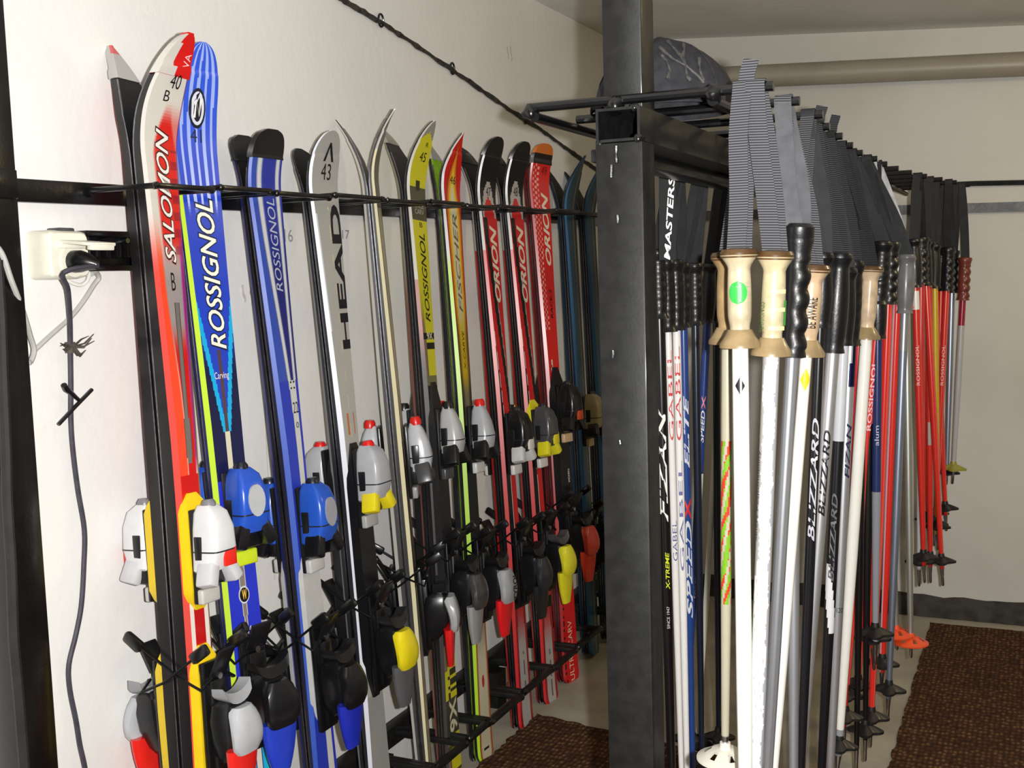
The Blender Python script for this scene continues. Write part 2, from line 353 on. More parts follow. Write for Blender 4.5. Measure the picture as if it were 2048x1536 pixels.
# ------------------------------------------------------------------ ski builder
def make_ski(P, side, label, g, side_col, base_col=(18, 17, 18), W=(.098, .066, .085), T=.018, tl=.2, th=.062, tip_e=2.2, dL=0., guard=None, texts=(), pad=0., segs=200, nu=14, bind=None, name='alpine_ski', gap=.002, group=None, tipw=.10, swf=.45):
    L = P.L + dL; a = V(P.a); n = V(P.n)*(1 if side == 'outer' else -1); X = a.cross(n)
    mw = Matrix((X, a, n)).transposed().to_4x4(); mw.translation = V(P.B) + n*gap
    root = thing(name, label, 'ski', mw=mw, group=group)
    def hw(s):
        d = L-s; t = s/L
        w = W[1]/2 + (W[0]-W[1])/2*max(0, (t-.52)/.40)**1.6 if t > .52 else W[1]/2 + (W[2]-W[1])/2*((.52-t)/.52)**1.6
        if t > .92: w = W[0]/2
        if d < tipw: q = 1-max(d, 0)/tipw; w *= max(.02, (1-q**tip_e))**(1/tip_e if tip_e > 1.6 else 1)
        if s < .03: q = 1-s/.03; w *= (1-.45*q**2.5)
        return w
    def zb(s):
        q = max(0, (s-(L-tl))/tl); z = th*q**1.9
        q2 = max(0, 1-s/.06); return z + .004*q2*q2
    def th_(s):
        t = s/L; q = max(0, 1-abs(t-.45)/.5); k = .55+.45*min(1, q*1.4)
        return T*(k if s < L-.05 else k*.75)
    # topsheet with sidewalls
    bm = bmesh.new(); cl = bm.loops.layers.float_color.new('Col'); rows = []
    ss = [L*i/segs for i in range(segs+1)]
    ss = [x for x in ss if x < L-.06] + [L-.06+.06*(1-(1-i/16)**1.8) for i in range(17)]
    us = np.linspace(-1, 1, nu+1)
    for s in ss:
        h = max(hw(s), .002); z0 = zb(s)+.0025; tt = th_(s); ht = h-min(.35*tt, .3*h); r = []
        r += [(-h, s, z0), (-h, s, z0+swf*tt)]
        r += [(u*ht, s, z0+tt) for u in us]
        r += [(h, s, z0+swf*tt), (h, s, z0)]
        rows.append([bm.verts.new(p) for p in r])
    for i in range(len(ss)-1):
        sc = (ss[i]+ss[i+1])/2; gy = P.gy(sc)
        for j in range(len(rows[0])-1):
            f = bm.faces.new((rows[i][j], rows[i][j+1], rows[i+1][j+1], rows[i+1][j]))
            if j in (0, nu+3): c = side_col(gy, 0, -1 if j == 0 else 1)
            elif j in (1, nu+2): c = side_col(gy, 1, -1 if j == 1 else 1)
            else: c = g(gy, (us[j-2]+us[j-1])/2)
            c = (*lin(c), 1)
            for lp in f.loops: lp[cl] = c
    for row in (rows[0], rows[-1]):
        try:
            f = bm.faces.new(row)
            for lp in f.loops: lp[cl] = (*lin(side_col(800, 0, 1)), 1)
        except ValueError: pass
    bmesh.ops.recalc_face_normals(bm, faces=bm.faces)
    me = bpy.data.meshes.new('topsheet'); bm.to_mesh(me); bm.free()
    for p in me.polygons: p.use_smooth = True
    me.set_sharp_from_angle(angle=math.radians(22)); mk('topsheet', me, M_TOP, root)
    # running base and steel edges
    st = ss[::4]+[ss[-1]]
    b = MB(); b.loft([[Vector((-hw(s)+.002, s, zb(s))), Vector((hw(s)-.002, s, zb(s))), Vector((hw(s)-.002, s, zb(s)+.0028)), Vector((-hw(s)+.002, s, zb(s)+.0028))] for s in st if hw(s) > .004])
    b.build('running_base', mat('ski_base_%d_%d_%d' % base_col, base_col, .45, var=.25, vscale=50), root)
    for sg in (-1, 1):
        b = MB(); b.loft([[Vector((sg*(hw(s)-.0022), s, zb(s))), Vector((sg*(hw(s)+.0003), s, zb(s))), Vector((sg*(hw(s)+.0003), s, zb(s)+.0026)), Vector((sg*(hw(s)-.0022), s, zb(s)+.0026))] for s in st if s < L-.06])
        b.build('steel_edge', M_EDGE, root)
    def top(s, u, h=.0):
        tt = th_(s); hh = hw(s); ht = hh-min(.35*tt, .3*hh); return (u*ht, s, zb(s)+.0025+tt+h)
    # tip guard
    if guard:
        gl, gf, gcol = guard; b = MB(); secs = []
        n_ = 14; bm2 = b.bm; cl2 = bm2.loops.layers.float_color.new('Col'); rows = []
        for i in range(n_+1):
            s = L-gl+(gl+.001)*(1-(1-i/n_)**1.6); sc = min(s, L-.0005); h = hw(sc)*1.04+.002; z0 = zb(sc); tt = th_(sc)
            r = [(-h*.9, s, z0-.0015), (-h, s, z0+.3*tt), (-h*.9, s, z0+tt+.004)] + [(u*h*.9, s, z0+tt+.0045) for u in (-.6, -.3, 0, .3, .6)] + [(h*.9, s, z0+tt+.004), (h, s, z0+.3*tt), (h*.9, s, z0-.0015), (0, s, z0-.0015)]
            rows.append([bm2.verts.new(p) for p in r])
        m_ = len(rows[0])
        for i in range(n_):
            for j in range(m_):
                f = bm2.faces.new((rows[i][j], rows[i][(j+1) % m_], rows[i+1][(j+1) % m_], rows[i+1][j])); u = (-1, -1, -.8, -.45, -.15, .15, .45, .8, 1, 1, 0, 0)[min(j, 11)]
                for lp in f.loops: lp[cl2] = (*lin(gcol(i/n_, u, j >= 9)), 1)
        for row in (rows[0][::-1], rows[-1]):
            f = bm2.faces.new(row)
            for lp in f.loops: lp[cl2] = (*lin(gcol(.5, 0, False)), 1)
        b.build('tip_guard', M_TOP, root)
    for tx in texts:
        body, y0, y1, u0, u1, rgb = tx[:6]; o = tx[6] if len(tx) > 6 else {}
        s0, s1 = P.S(y0), P.S(y1); hgt = o.get('h', .0008)
        if o.get('across'):      # reads across the ski, letters upright
            fn = lambda x, y, s0=s0, s1=s1, u0=u0, u1=u1, hgt=hgt: top(s0+(s1-s0)*y, u0+(u1-u0)*x, hgt)
        else:                    # reads up the ski
            fn = lambda x, y, s0=s0, s1=s1, u0=u0, u1=u1, hgt=hgt: top(s0+(s1-s0)*x, u1+(u0-u1)*y, hgt)
        if o.get('outline'):
            e = .004
            fn2 = lambda x, y, s0=s0, s1=s1, u0=u0, u1=u1, hgt=hgt: top(s0-e+(s1-s0+2*e)*x, (u1+.05)+((u0-.05)-(u1+.05))*y, hgt-.0004)
            textmesh('lettering_outline', body, fn2, ink(o['outline']), root, o.get('shear', 0), o.get('bold', 0)+.05)
        textmesh(o.get('name', 'lettering'), body, fn, ink(rgb), root, o.get('shear', 0), o.get('bold', 0))
    if bind: binding(root, P, top, hw, bind, side)
    root['_l'] = L; del root['_l']
    return root, top, hw

def oval(b, top, s, u, rs, ru, h, n=20, th=.0006):
    b.loft([[Vector(top(s+rs*math.cos(2*math.pi*k/n), u+ru*math.sin(2*math.pi*k/n), hh)) for k in range(n)] for hh in (h-th, h)])

def binding(root, P, top, hw, B, side):
    """toe piece, heel piece and brake; local X across, Y to the tip, Z off the topsheet"""
    toe = P.S(B['toe']); heel = P.S(B['heel']); z0 = top(toe, 0)[2]; k = B.get('k', 1.0)
    zr = B.get('riser', 0.006)
    pc = B.get('plate')
    if pc:
        for (ya, yb) in B['plates']:
            sa, sb = P.S(yb), P.S(ya); b = MB(); secs = []
            for q in np.linspace(0, 1, 13):
                s = sa+(sb-sa)*q; w_ = min(hw(s)*.96, .034)*(.35+.65*min(1, q*7, (1-q)*7)**.6); zz = top(s, 0)[2]; e = .3+.7*min(1, q*6, (1-q)*6)
                secs.append([Vector((-w_, s, zz-.004)), Vector((-w_*.92, s, zz+zr*e)), Vector((w_*.92, s, zz+zr*e)), Vector((w_, s, zz-.004))])
            b.loft(secs); b.build('lifter_plate', plastic(pc), root)
    zt = z0+zr
    # ---- toe
    b = MB(); st = B.get('style', 'block')
    if st == 'cone':
        sec = [(-.052, .030, .018, .014), (-.040, .056, .046, .026), (-.012, .054, .052, .029), (.022, .044, .046, .026), (.048, .032, .034, .022), (.062, .018, .02, .020)]
    else:
        sec = [(-.050, .040, .020, .012), (-.042, .062, .044, .024), (-.010, .060, .056, .030), (.028, .056, .054, .030), (.054, .046, .044, .026), (.066, .028, .026, .020)]
    ee = 3.0 if st == 'cone' else 5.0
    b.loft([rrect(0, zt+cz*k, w_*k, h_*k, toe+y*k, ee, 24) for y, w_, h_, cz in sec]); T = b.build('toe_piece', plastic(B['toe_col'], .28), root)
    b = MB(); y0, w0, h0, c0 = sec[2]; b.loft([rrect(0, zt+c0*k, w0*k*1.012, h0*k*1.012, toe+(y0+dy)*k, ee, 24) for dy in (-.0012, .0012)]); b.build('housing_seam', plastic((34, 34, 38)), T)
    for sg in (-1, 1):
        b = MB(); b.box((.004, .040*k, .016*k), Matrix.Translation((sg*.0285*k if st != 'cone' else sg*.0255*k, toe-.004*k, zt+.020*k)), .0015); b.build('side_inset', plastic((24, 24, 28)), T)
    b = MB(); b.box((.050*k, .040*k, .026*k), Matrix.Translation((0, toe-.050*k, zt+.016*k)), .004); b.build('toe_jaw', plastic((18, 18, 20)), T)
    b = MB(); b.box((.05*k, .16*k, .009), Matrix.Translation((0, toe-.02*k, zt+.003)), .003); b.build('toe_baseplate', plastic(B.get('tb', (22, 22, 24))), T)
    for sg in (-1, 1):
        b = MB(); mt = Matrix.Translation((sg*.026*k, toe-.046*k, zt+.034*k)) @ Matrix.Rotation(sg*.40, 4, 'Z') @ Matrix.Rotation(-.15, 4, 'X')
        b.box((.022*k, .046*k, .034*k), mt, .005*k, 2); b.build('toe_wing', plastic(B['wing']), T)
    b = MB(); b.tube([(0, toe+.058*k, zt+.024*k), (0, toe+.069*k, zt+.023*k), (0, toe+.075*k, zt+.0225*k)], [.0125*k, .0125*k, .009*k], 16); b.build('adjust_screw', plastic(B.get('knob', (30, 30, 32))), T)
    b = MB(); b.box((.046*k, .026*k, .014*k), Matrix.Translation((0, toe-.088*k, zt+.010*k)), .004, 3); b.build('glide_pad', plastic(B.get('afd', (225, 225, 220))), T)
    if B.get('badge'):
        b = MB(); c = (0.0, toe+.012*k, zt+.0585*k); n_ = 18
        b.loft([[Vector((c[0]+.017*k*math.cos(2*math.pi*q/n_), c[1]+.027*k*math.sin(2*math.pi*q/n_), c[2]+h_)) for q in range(n_)] for h_ in (-.004, .0006)]); b.build('silver_badge', plastic(B['badge']), T)
    if B.get('window'):
        b = MB(); b.box((.030*k, .030*k, .006), Matrix.Translation((.008, toe-.022*k, zt+.055*k)), .002); b.build('setting_window', plastic(B['window']), T)
    # ---- heel
    z1 = top(heel, 0)[2]+zr
    b = MB(); b.box((.052*k, .20*k, .012), Matrix.Translation((0, heel-.005*k, z1+.004)), .003)
    b.box((.034*k, .16*k, .018), Matrix.Translation((0, heel-.015*k, z1+.012)), .004); HT = b.build('heel_track', plastic((14, 14, 16)), root)
    b = MB(); sec = [(.034, .030, .022, .040), (.024, .046, .050, .036), (-.004, .050, .058, .034), (-.036, .044, .054, .032), (-.066, .034, .034, .024), (-.078, .02, .018, .018)]
    b.loft([rrect(0, z1+cz*k, w_*k, h_*k, heel+y*k, 4.5, 24) for y, w_, h_, cz in sec]); HP = b.build('heel_piece', plastic(B['heel_col'], .3), root)
    # heel cup (wide jaw toward the boot)
    b = MB(); secs = []
    for q in np.linspace(-1, 1, 9):
        x_ = .036*k*math.sin(q*1.15); y_ = heel+.030*k+.022*k*(1-math.cos(q*1.15))*1.2
        secs.append([Vector((x_, y_, z1+.030*k)), Vector((x_*1.08, y_+.012*k, z1+.032*k)), Vector((x_*1.1, y_+.014*k, z1+.056*k)), Vector((x_*.95, y_-.004*k, z1+.062*k))])
    b.loft(secs); b.build('heel_cup', plastic(B.get('cup', B['heel_col'])), HP)
    # opening lever, flared tongue
    b = MB(); secs = []
    for q in np.linspace(0, 1, 8):
        y_ = heel+.022*k-.078*k*q; z_ = z1+.060*k+.012*k*math.sin(q*2.4); w_ = (.048+.022*math.sin(q*math.pi*.8))*k*(1 if .05 < q < .95 else .8); tt = (.020+.010*(1-q))*k
        secs.append(rrect(0, z_, w_, tt, y_, 3., 14))
    b.loft(secs); lv = b.build('heel_lever', plastic(B['lever'], .28), HP)
    if B.get('ltext'):
        textmesh('lever_lettering', B['ltext'], lambda x, y: (.014*k-.022*k*y, heel-.050*k+.062*k*x, z1+.0875*k), ink((24, 24, 28)), HP, .2, .03)
    if True:
        b = MB(); secs = []
        for q in np.linspace(0, 1, 6):
            y_ = heel-.048*k-.088*k*q; z_ = z1+.058*k-.004*k*q; w_ = (.070-.036*q**2.0)*k; secs.append(rrect(0, z_, w_, .026*k*(1-.45*q), y_, 2.8, 14))
        b.loft(secs); b.build('lever_tongue', plastic(B.get('lever2', B['lever']), .28), HP)
    # screws
    for q in (-.07, .07):
        b = MB(); b.tube([(0, heel+q*k, z1+.02), (0, heel+q*k, z1+.024)], .006, 10); b.build('track_screw', M_STEEL, HT)
    # ---- brake: pedal and two arms that reach past the partner ski
    yb = heel+.075*k; wv = hw(yb)+.007
    b = MB(); b.box((.040*k, .055*k, .006), Matrix.Translation((0, yb+.02, z1+.030)) @ Matrix.Rotation(.5, 4, 'X'), .002); BK = b.build('brake_pedal', plastic((20, 20, 22)), root)
    for sg in (-1, 1):
        off = (0 if side == 'outer' else .012); xx = sg*(wv+.003+off*.3)
        tip = Vector((xx+sg*.004, yb+.050-off, -.064)); b = MB()
        b.tube([(sg*.02, yb-.005-off, z1+.022), (xx, yb-.02-off, z1+.018), (xx, yb+.0-off, z1*.3), tip], .0026, 7); arm = b.build('brake_arm', M_WIRE, BK)
        b = MB(); d = Vector((0, .55, -.85)).normalized(); mt = Matrix.Translation(tip+d*.018) @ d.to_track_quat('Y', 'X').to_matrix().to_4x4()
        b.box((.021, .042, .012), mt, .005, 2); b.build('brake_paddle', plastic((15, 15, 17)), BK)

# ------------------------------------------------------------------ the skis
def const(c): return lambda gy, u: c
def sidec(lo, hi=None): return lambda gy, part, sg: (lo if part == 0 else (hi or lo))
HND = dict(across=True, name='handwritten_number')
# A: red-grey pair marked 40
def gA(gy, u):
    grey = (205, 201, 192); red = (205, 28, 24); c = grey
    k = sm(gy, 205, 260)*(1-sm(gy, 470, 560)); lo = .1-.55*sm(gy, 205, 320); hi = .35+.55*sm(gy, 215, 320)
    c = lerp(c, red, k*sm(u, lo-.12, lo+.12)*(1-.5*sm(u, hi, hi+.2)))
    if gy > 300 and u > .55 and gy < 520 and int(gy/17) % 2: c = lerp(c, (120, 20, 40), .6)
    if gy > 430:
        c = lerp(c, (150, 140, 138), sm(gy, 470, 570)*(1-sm(gy, 640, 780)))
        t = sm(gy, 420, 560); e = -.55+.5*sm(gy, 560, 860)
        c = lerp(c, (238, 72, 40), t*(1-sm(u, e-.12, e+.06)))
        c = lerp(c, (150, 24, 120), t*sm(u, .72, .9)*(1-sm(gy, 900, 960)))
    if gy > 640: c = lerp(c, (200, 16, 14), sm(gy, 640, 720)*sm(u, e, e+.1)*(1-sm(u, .75, .9)) if gy < 950 else sm(u, -1, -.9))
    if 610 < gy < 925:
        w_ = .2 if gy < 840 else .32
        if abs(u-.22) < w_*(1 if gy < 915 else .6): c = (112, 106, 100) if abs(u-.22) < w_*.8 else (70, 62, 60)
    if gy > 1180:
        c = (188, 18, 20) if abs(u) < .55 else (232, 222, 214)
    return c
bA = dict(toe=1085, heel=1425, toe_col=(214, 214, 216), wing=(196, 196, 200), knob=(120, 120, 126), window=(226, 40, 28), afd=(188, 186, 180), heel_col=(20, 20, 22), lever=(176, 178, 182), lever2=(222, 36, 30), cup=(150, 152, 156), plate=(232, 198, 22), plates=((985, 1215), (1285, 1600)), riser=.014, k=1.05)
def gdA(q, u, under):
    if under: return (186, 184, 180) if q < .6 else (196, 60, 60)
    return (208, 28, 26) if u > -.72+.62*(1-q)-.9*max(0, q-.55) or q > .85 else (204, 200, 192)
sA = lambda gy, p, sg: (24, 20, 22) if p == 0 else (lerp((206, 202, 196), (205, 70, 62), sm(gy, 420, 560)) if sg < 0 else (150, 24, 90))
rA, topA, _ = make_ski(PR['A'], 'outer', 'red and grey ski handwritten 40, front one of the leftmost pair', gA, sA, W=(.094, .066, .084), T=.030, swf=.8, tl=.20, th=.092, tip_e=1.9, tipw=.13, guard=(.066, None, gdA), bind=bA, nu=32, segs=340, gap=.003, texts=(
    ('SALOMON', 528, 262, -.35, .45, (226, 222, 214), dict(outline=(60, 18, 22), shear=.35, bold=.012)),
    ('40', 186, 160, -.15, .55, BLACKI, dict(HND, h=.004)), ('B', 210, 190, -.2, .15, BLACKI, HND), ('B', 584, 548, -.12, .22, BLACKI, HND),
    ('VA', 146, 122, .3, .85, (235, 200, 200), dict(bold=.0, h=.006))))
make_ski(PR['A'], 'inner', 'black-based ski with grey tip guard, rear one of the leftmost pair', const((200, 40, 36)), lambda gy, p, sg: (24, 20, 22) if p == 0 else lerp((206, 202, 196), (205, 70, 62), sm(gy, 420, 560)), W=(.094, .066, .084), T=.030, swf=.8, tl=.21, th=.068, tip_e=1.5, tipw=.15, dL=.008, guard=(.066, None, lambda q, u, un: (206, 90, 96) if (un and q > .55) else (176, 174, 170)), bind=bA, nu=4, gap=.003)
# B: bright blue, white lettering, marked 41
def gB(gy, u):
    blue = lerp((48, 84, 205), (34, 62, 180), sm(gy, 200, 420)); c = blue
    if gy < 440:
        for k in range(5):
            u0 = -.72+.36*k + .10*((260-gy)/160)*(1 if gy < 260 else 0)*(1.2-.2*k)
            if abs(u-u0) < .075: c = lerp((150, 170, 232), (176, 190, 236), sm(gy, 250, 420)); c = lerp(c, blue, sm(gy, 400, 440))
    if 600 < gy < 860:
        k = .92*(860-gy)/250+.02; au = abs(u)
        if au > k+.26: c = lerp((34, 62, 180), (18, 24, 62), sm(gy, 640, 760))
        elif au > k: c = (22, 164, 214)
    if 700 < gy < 860 and abs(u) < .12: c = (78, 60, 66)
    if 860 <= gy < 960: c = (205, 200, 176) if abs(u) < .17 else (22, 26, 66)
    if gy >= 960:
        c = (40, 52, 186)
        w_ = .1+.16*abs(math.sin((gy-1060)/60.)); 
        if abs(u) < w_*.9: c = (126, 118, 116) if abs(u) < w_*.55 else (190, 180, 160)
    if gy > 1450: c = (24, 168, 206) if .2 < abs(u) < .62 else ((206, 202, 190) if abs(u) < .15 else (26, 30, 110))
    return c
bB = dict(toe=1010, heel=1370, toe_col=(38, 82, 188), wing=(14, 14, 18), knob=(22, 26, 40), afd=(196, 214, 40), badge=(176, 178, 182), heel_col=(16, 16, 20), lever=(20, 20, 24), lever2=(34, 60, 184), riser=.004, k=1.12)
sB = lambda gy, p, sg: ((26, 34, 92) if p == 0 else (190, 220, 62)) if gy > 380 else (120, 130, 170)
_, topB, _ = make_ski(PR['B'], 'outer', 'bright blue ski with pale stripes and large white lettering, handwritten 41', gB, sB, W=(.100, .080, .094), T=.018, tl=.2, th=.055, tip_e=2.3, tipw=.10, bind=bB, nu=36, segs=300, texts=(
    ('ROSSIGNOL', 700, 402, -.42, .5, (232, 230, 214), dict(outline=(18, 30, 60), shear=.3, bold=.012)),
    ('41', 288, 262, -.3, .25, (30, 30, 60), HND), ('Carving', 762, 744, -.45, .45, (226, 214, 200), dict(across=True, name='model_lettering')),
    ('184', 1262, 1250, -.3, .3, (214, 208, 200), dict(across=True)), ('W', 1196, 1176, -.16, .16, (226, 188, 70), dict(across=True, h=.0022, bold=.03))))
rB = [o for o in COL.objects if o.get('label', '').startswith('bright blue ski')][0]
P = PR['B']
b = MB(); oval(b, topB, P.S(222), .02, .036, .40, .0012); e1 = b.build('round_emblem', ink((20, 22, 40)), rB)
b = MB(); oval(b, topB, P.S(222), .02, .030, .32, .0016); b.build('emblem_ring', ink((205, 208, 222)), e1)
b = MB(); oval(b, topB, P.S(224), .02, .022, .2, .0020); b.build('emblem_core', ink((22, 24, 36)), e1)
b = MB(); b.ribbon([topB(P.S(240), -.12, .0025), topB(P.S(205), -.05, .0025), topB(P.S(236), .1, .0025), topB(P.S(204), .16, .0025)], (1, 0, 0), .004, .0006); b.build('emblem_stroke', ink(WHITE), e1)
b = MB(); oval(b, topB, P.S(1187), 0, .017, .36, .0012); e2 = b.build('crest', ink((205, 205, 210)), rB)
b = MB(); oval(b, topB, P.S(1187), 0, .014, .3, .0018); b.build('crest_field', ink((18, 16, 18)), e2)
make_ski(PR['B'], 'inner', 'dark blue ski with lime side stripe, rear one of the bright blue pair', const((30, 40, 140)), lambda gy, p, sg: (22, 28, 70), W=(.106, .068, .088), tl=.2, th=.05, dL=-.03, bind=bB, nu=4)
# C: navy, silver lines
def gC(gy, u):
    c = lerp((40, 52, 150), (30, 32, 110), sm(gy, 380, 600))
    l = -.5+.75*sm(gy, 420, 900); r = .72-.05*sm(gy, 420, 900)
    if gy < 760:
        d = min(abs(u-l), abs(u-r)*1.3); c = lerp((206, 208, 206), c, sm(d, .08, .24))
        if u < l-.2: c = (52, 78, 170)
    else:
        c = (204, 204, 198) if (l-.1 < u < .75) else ((44, 56, 178) if u >= .75 else (42, 60, 176))
    return c
bC = dict(toe=1035, heel=1345, toe_col=(36, 84, 186), wing=(14, 14, 18), knob=(24, 26, 36), afd=(190, 190, 188), badge=(150, 150, 158), heel_col=(15, 15, 18), lever=(18, 18, 22), lever2=(32, 46, 176), plate=(188, 188, 186), plates=((1090, 1450),), riser=.006, k=1.12)
gdK = lambda col: (lambda q, u, un: col)
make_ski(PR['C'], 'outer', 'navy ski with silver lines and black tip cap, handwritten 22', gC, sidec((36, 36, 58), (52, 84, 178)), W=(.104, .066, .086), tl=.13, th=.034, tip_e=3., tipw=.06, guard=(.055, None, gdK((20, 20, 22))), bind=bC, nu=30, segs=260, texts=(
    ('ROSSIGNOL', 585, 398, -.12, .42, (176, 186, 200), dict(shear=.2, bold=.0)), ('22', 828, 806, .15, .72, BLACKI, HND), ('0', 858, 846, .3, .6, BLACKI, HND), ('::', 780, 764, .1, .6, BLACKI, dict(across=True))))
rC = [o for o in COL.objects if o.get('label', '').startswith('navy ski')][0]
make_ski(PR['C'], 'inner', 'black-capped navy ski, rear one of the pair handwritten 22', const((34, 44, 150)), sidec((30, 30, 40), (40, 50, 150)), W=(.104, .066, .086), tl=.12, th=.026, tip_e=3., tipw=.06, dL=-.002, guard=(.055, None, gdK((22, 22, 24))), bind=bC, nu=4)
# D: grey, black block lettering, 43
def gD(gy, u):
    c = lerp((164, 163, 158), (176, 174, 166), sm(gy, 420, 560))
    if gy > 415 and -.05 < u < .05+.05*math.sin(gy/9): c = (196, 186, 160)
    if gy < 660 and gy > 430 and u < -.85: c = (222, 224, 232)
    if 824 < gy < 872 and (abs(u+.25) < .09 or abs(u-.55) < .09): c = (190, 112, 52)
    if gy > 1385: c = (150, 150, 146)
    return c
bD = dict(toe=955, heel=1275, toe_col=(172, 174, 178), wing=(226, 208, 30), knob=(216, 30, 26), afd=(170, 170, 168), heel_col=(18, 18, 20), lever=(228, 210, 26), lever2=(88, 88, 90), cup=(30, 30, 32), plate=(18, 18, 20), plates=((886, 1390),), riser=.016, k=1.1)
make_ski(PR['D'], 'outer', 'plain grey ski with black block lettering, handwritten 43', gD, lambda gy, p, sg: (40, 40, 46) if p == 0 else (214, 216, 226), W=(.106, .066, .088), tl=.13, th=.040, tip_e=2.4, tipw=.085, bind=bD, nu=16, texts=(
    ('HEAD', 700, 410, .12, .98, (20, 20, 30), dict(bold=.035)), ('43', 362, 330, -.35, .4, BLACKI, HND), ('^', 326, 290, -.3, .5, BLACKI, dict(across=True))))
make_ski(PR['D'], 'inner', 'grey ski with yellow crescent on its black base, rear one of the pair handwritten 43', const((150, 150, 148)), sidec((36, 36, 40), (150, 150, 152)), W=(.104, .066, .086), tl=.13, th=.040, tip_e=2.4, tipw=.085, dL=-.026, bind=bD, nu=4)
rDi = [o for o in COL.objects if 'yellow crescent' in o.get('label', '')][0]
# E: slim cream pair
gE = lambda gy, u: (212, 203, 160) if abs(u) < .55 else (150, 146, 138)
def gE2(gy, u):
    c = gE(gy, u)
    if 880 < gy < 1170: c = lerp((60, 56, 52), (120, 112, 96), sm(u, -.9, .2)) if not (gy < 930 and abs(u) < .3) else c
    if gy < 420: c = (128, 122, 112)
    return c
bE = dict(toe=905, heel=1215, toe_col=(184, 186, 190), wing=(60, 60, 62), knob=(218, 32, 28), afd=(150, 150, 150), style='cone', heel_col=(22, 22, 24), ltext='TYROL', lever=(166, 168, 170), lever2=(222, 30, 30), cup=(30, 30, 32), riser=.008, k=1.12)
make_ski(PR['E'], 'outer', 'slim cream and grey ski seen almost edge-on, front one of its pair', gE2, lambda gy, p, sg: (60, 58, 58) if p == 0 else ((222, 214, 176) if gy > 300 else (190, 190, 188)), base_col=(96, 94, 90), W=(.088, .068, .08), T=.017, tl=.17, th=.064, tip_e=1.5, tipw=.14, bind=bE, texts=(('TYROLIA', 1256, 1200, -.2, .2, BLACKI, dict(h=.094)),)[:0])
make_ski(PR['E'], 'inner', 'slim grey ski with curved bare tip, rear one of the cream pair', const((170, 168, 160)), lambda gy, p, sg: (70, 68, 68) if p == 0 else (196, 194, 186), base_col=(120, 116, 110), W=(.088, .068, .08), T=.017, tl=.17, th=.062, tip_e=1.5, tipw=.14, dL=-.014, bind=bE, nu=4)
# F: yellow 45
def gF(gy, u):
    y = (214, 208, 42); c = y
    if gy < 285: c = (150, 148, 142) if gy < 270+14*abs(u) else y
    if 378 < gy < 440: c = (86, 82, 60)
    if gy > 360 and gy < 385 and abs(u) < .3: c = (50, 50, 30)
    if u < -.45 and gy > 575: c = lerp(y, (110, 104, 78), sm(gy, 575, 700))
    if u < -.7 and gy > 640: c = (150, 110, 100)
    if 664 < gy < 682: c = (26, 26, 24)
    if 688 < gy < 698 and u > -.5: c = (26, 26, 24)
    if 750 < gy < 770: c = (120, 116, 80)
    if 770 <= gy < 1283: c = (34, 32, 32) if abs(u) > .35 else (66, 62, 58)
    if 1340 < gy < 1395: c = (40, 38, 30) if (int((gy-1340)/9) + (1 if u > -.1 else 0)) % 2 and u > -.55 else y
    if 1395 < gy < 1468: c = (66, 62, 52)
    if gy > 1485 and int((gy-1485)/6) % 3 == 0: c = (90, 86, 40)
    return c
bF = dict(toe=870, heel=1165, toe_col=(178, 178, 178), wing=(20, 20, 22), knob=(26, 26, 28), afd=(70, 70, 72), style='cone', heel_col=(20, 20, 22), lever=(62, 60, 60), lever2=(146, 146, 146), plate=(30, 29, 30), plates=((765, 1285),), riser=.014, k=1.12)
make_ski(PR['F'], 'outer', 'yellow ski with black lettering, handwritten 45', gF, lambda gy, p, sg: (30, 28, 28) if p == 0 else ((190, 186, 176) if gy < 560 else lerp((176, 120, 110), (60, 58, 56), sm(gy, 640, 760))), W=(.1, .066, .084), tl=.18, th=.066, tip_e=1.7, tipw=.12, bind=bF, nu=16, texts=(
    ('ROSSIGNOL', 645, 468, -.3, .5, (24, 24, 20), dict(shear=.3, bold=.01)), ('9X', 680, 666, -.4, .7, (214, 210, 180), dict(across=True, bold=.03)), ('45', 326, 308, -.3, .5, BLACKI, HND),
    ('R', 298, 290, 0, .4, BLACKI, HND), ('B', 456, 446, -.1, .3, BLACKI, HND), ('RACE', 418, 408, -.6, .6, (190, 186, 170), dict(across=True)), ('CARV', 430, 420, -.6, .6, (190, 186, 170), dict(across=True)),
    ('9X', 1462, 1396, -.55, .75, (206, 200, 170), dict(bold=.03))))
make_ski(PR['F'], 'inner', 'dark-based ski with grey tip, rear one of the pair handwritten 45', const((206, 200, 50)), lambda gy, p, sg: (30, 28, 28) if p == 0 else lerp((150, 146, 130), (140, 84, 74), sm(gy, 520, 640)), base_col=(52, 48, 48), W=(.1, .066, .084), tl=.18, th=.066, tip_e=1.7, tipw=.12, dL=-.004, guard=(.04, None, gdK((158, 156, 140))), bind=bF, nu=4)
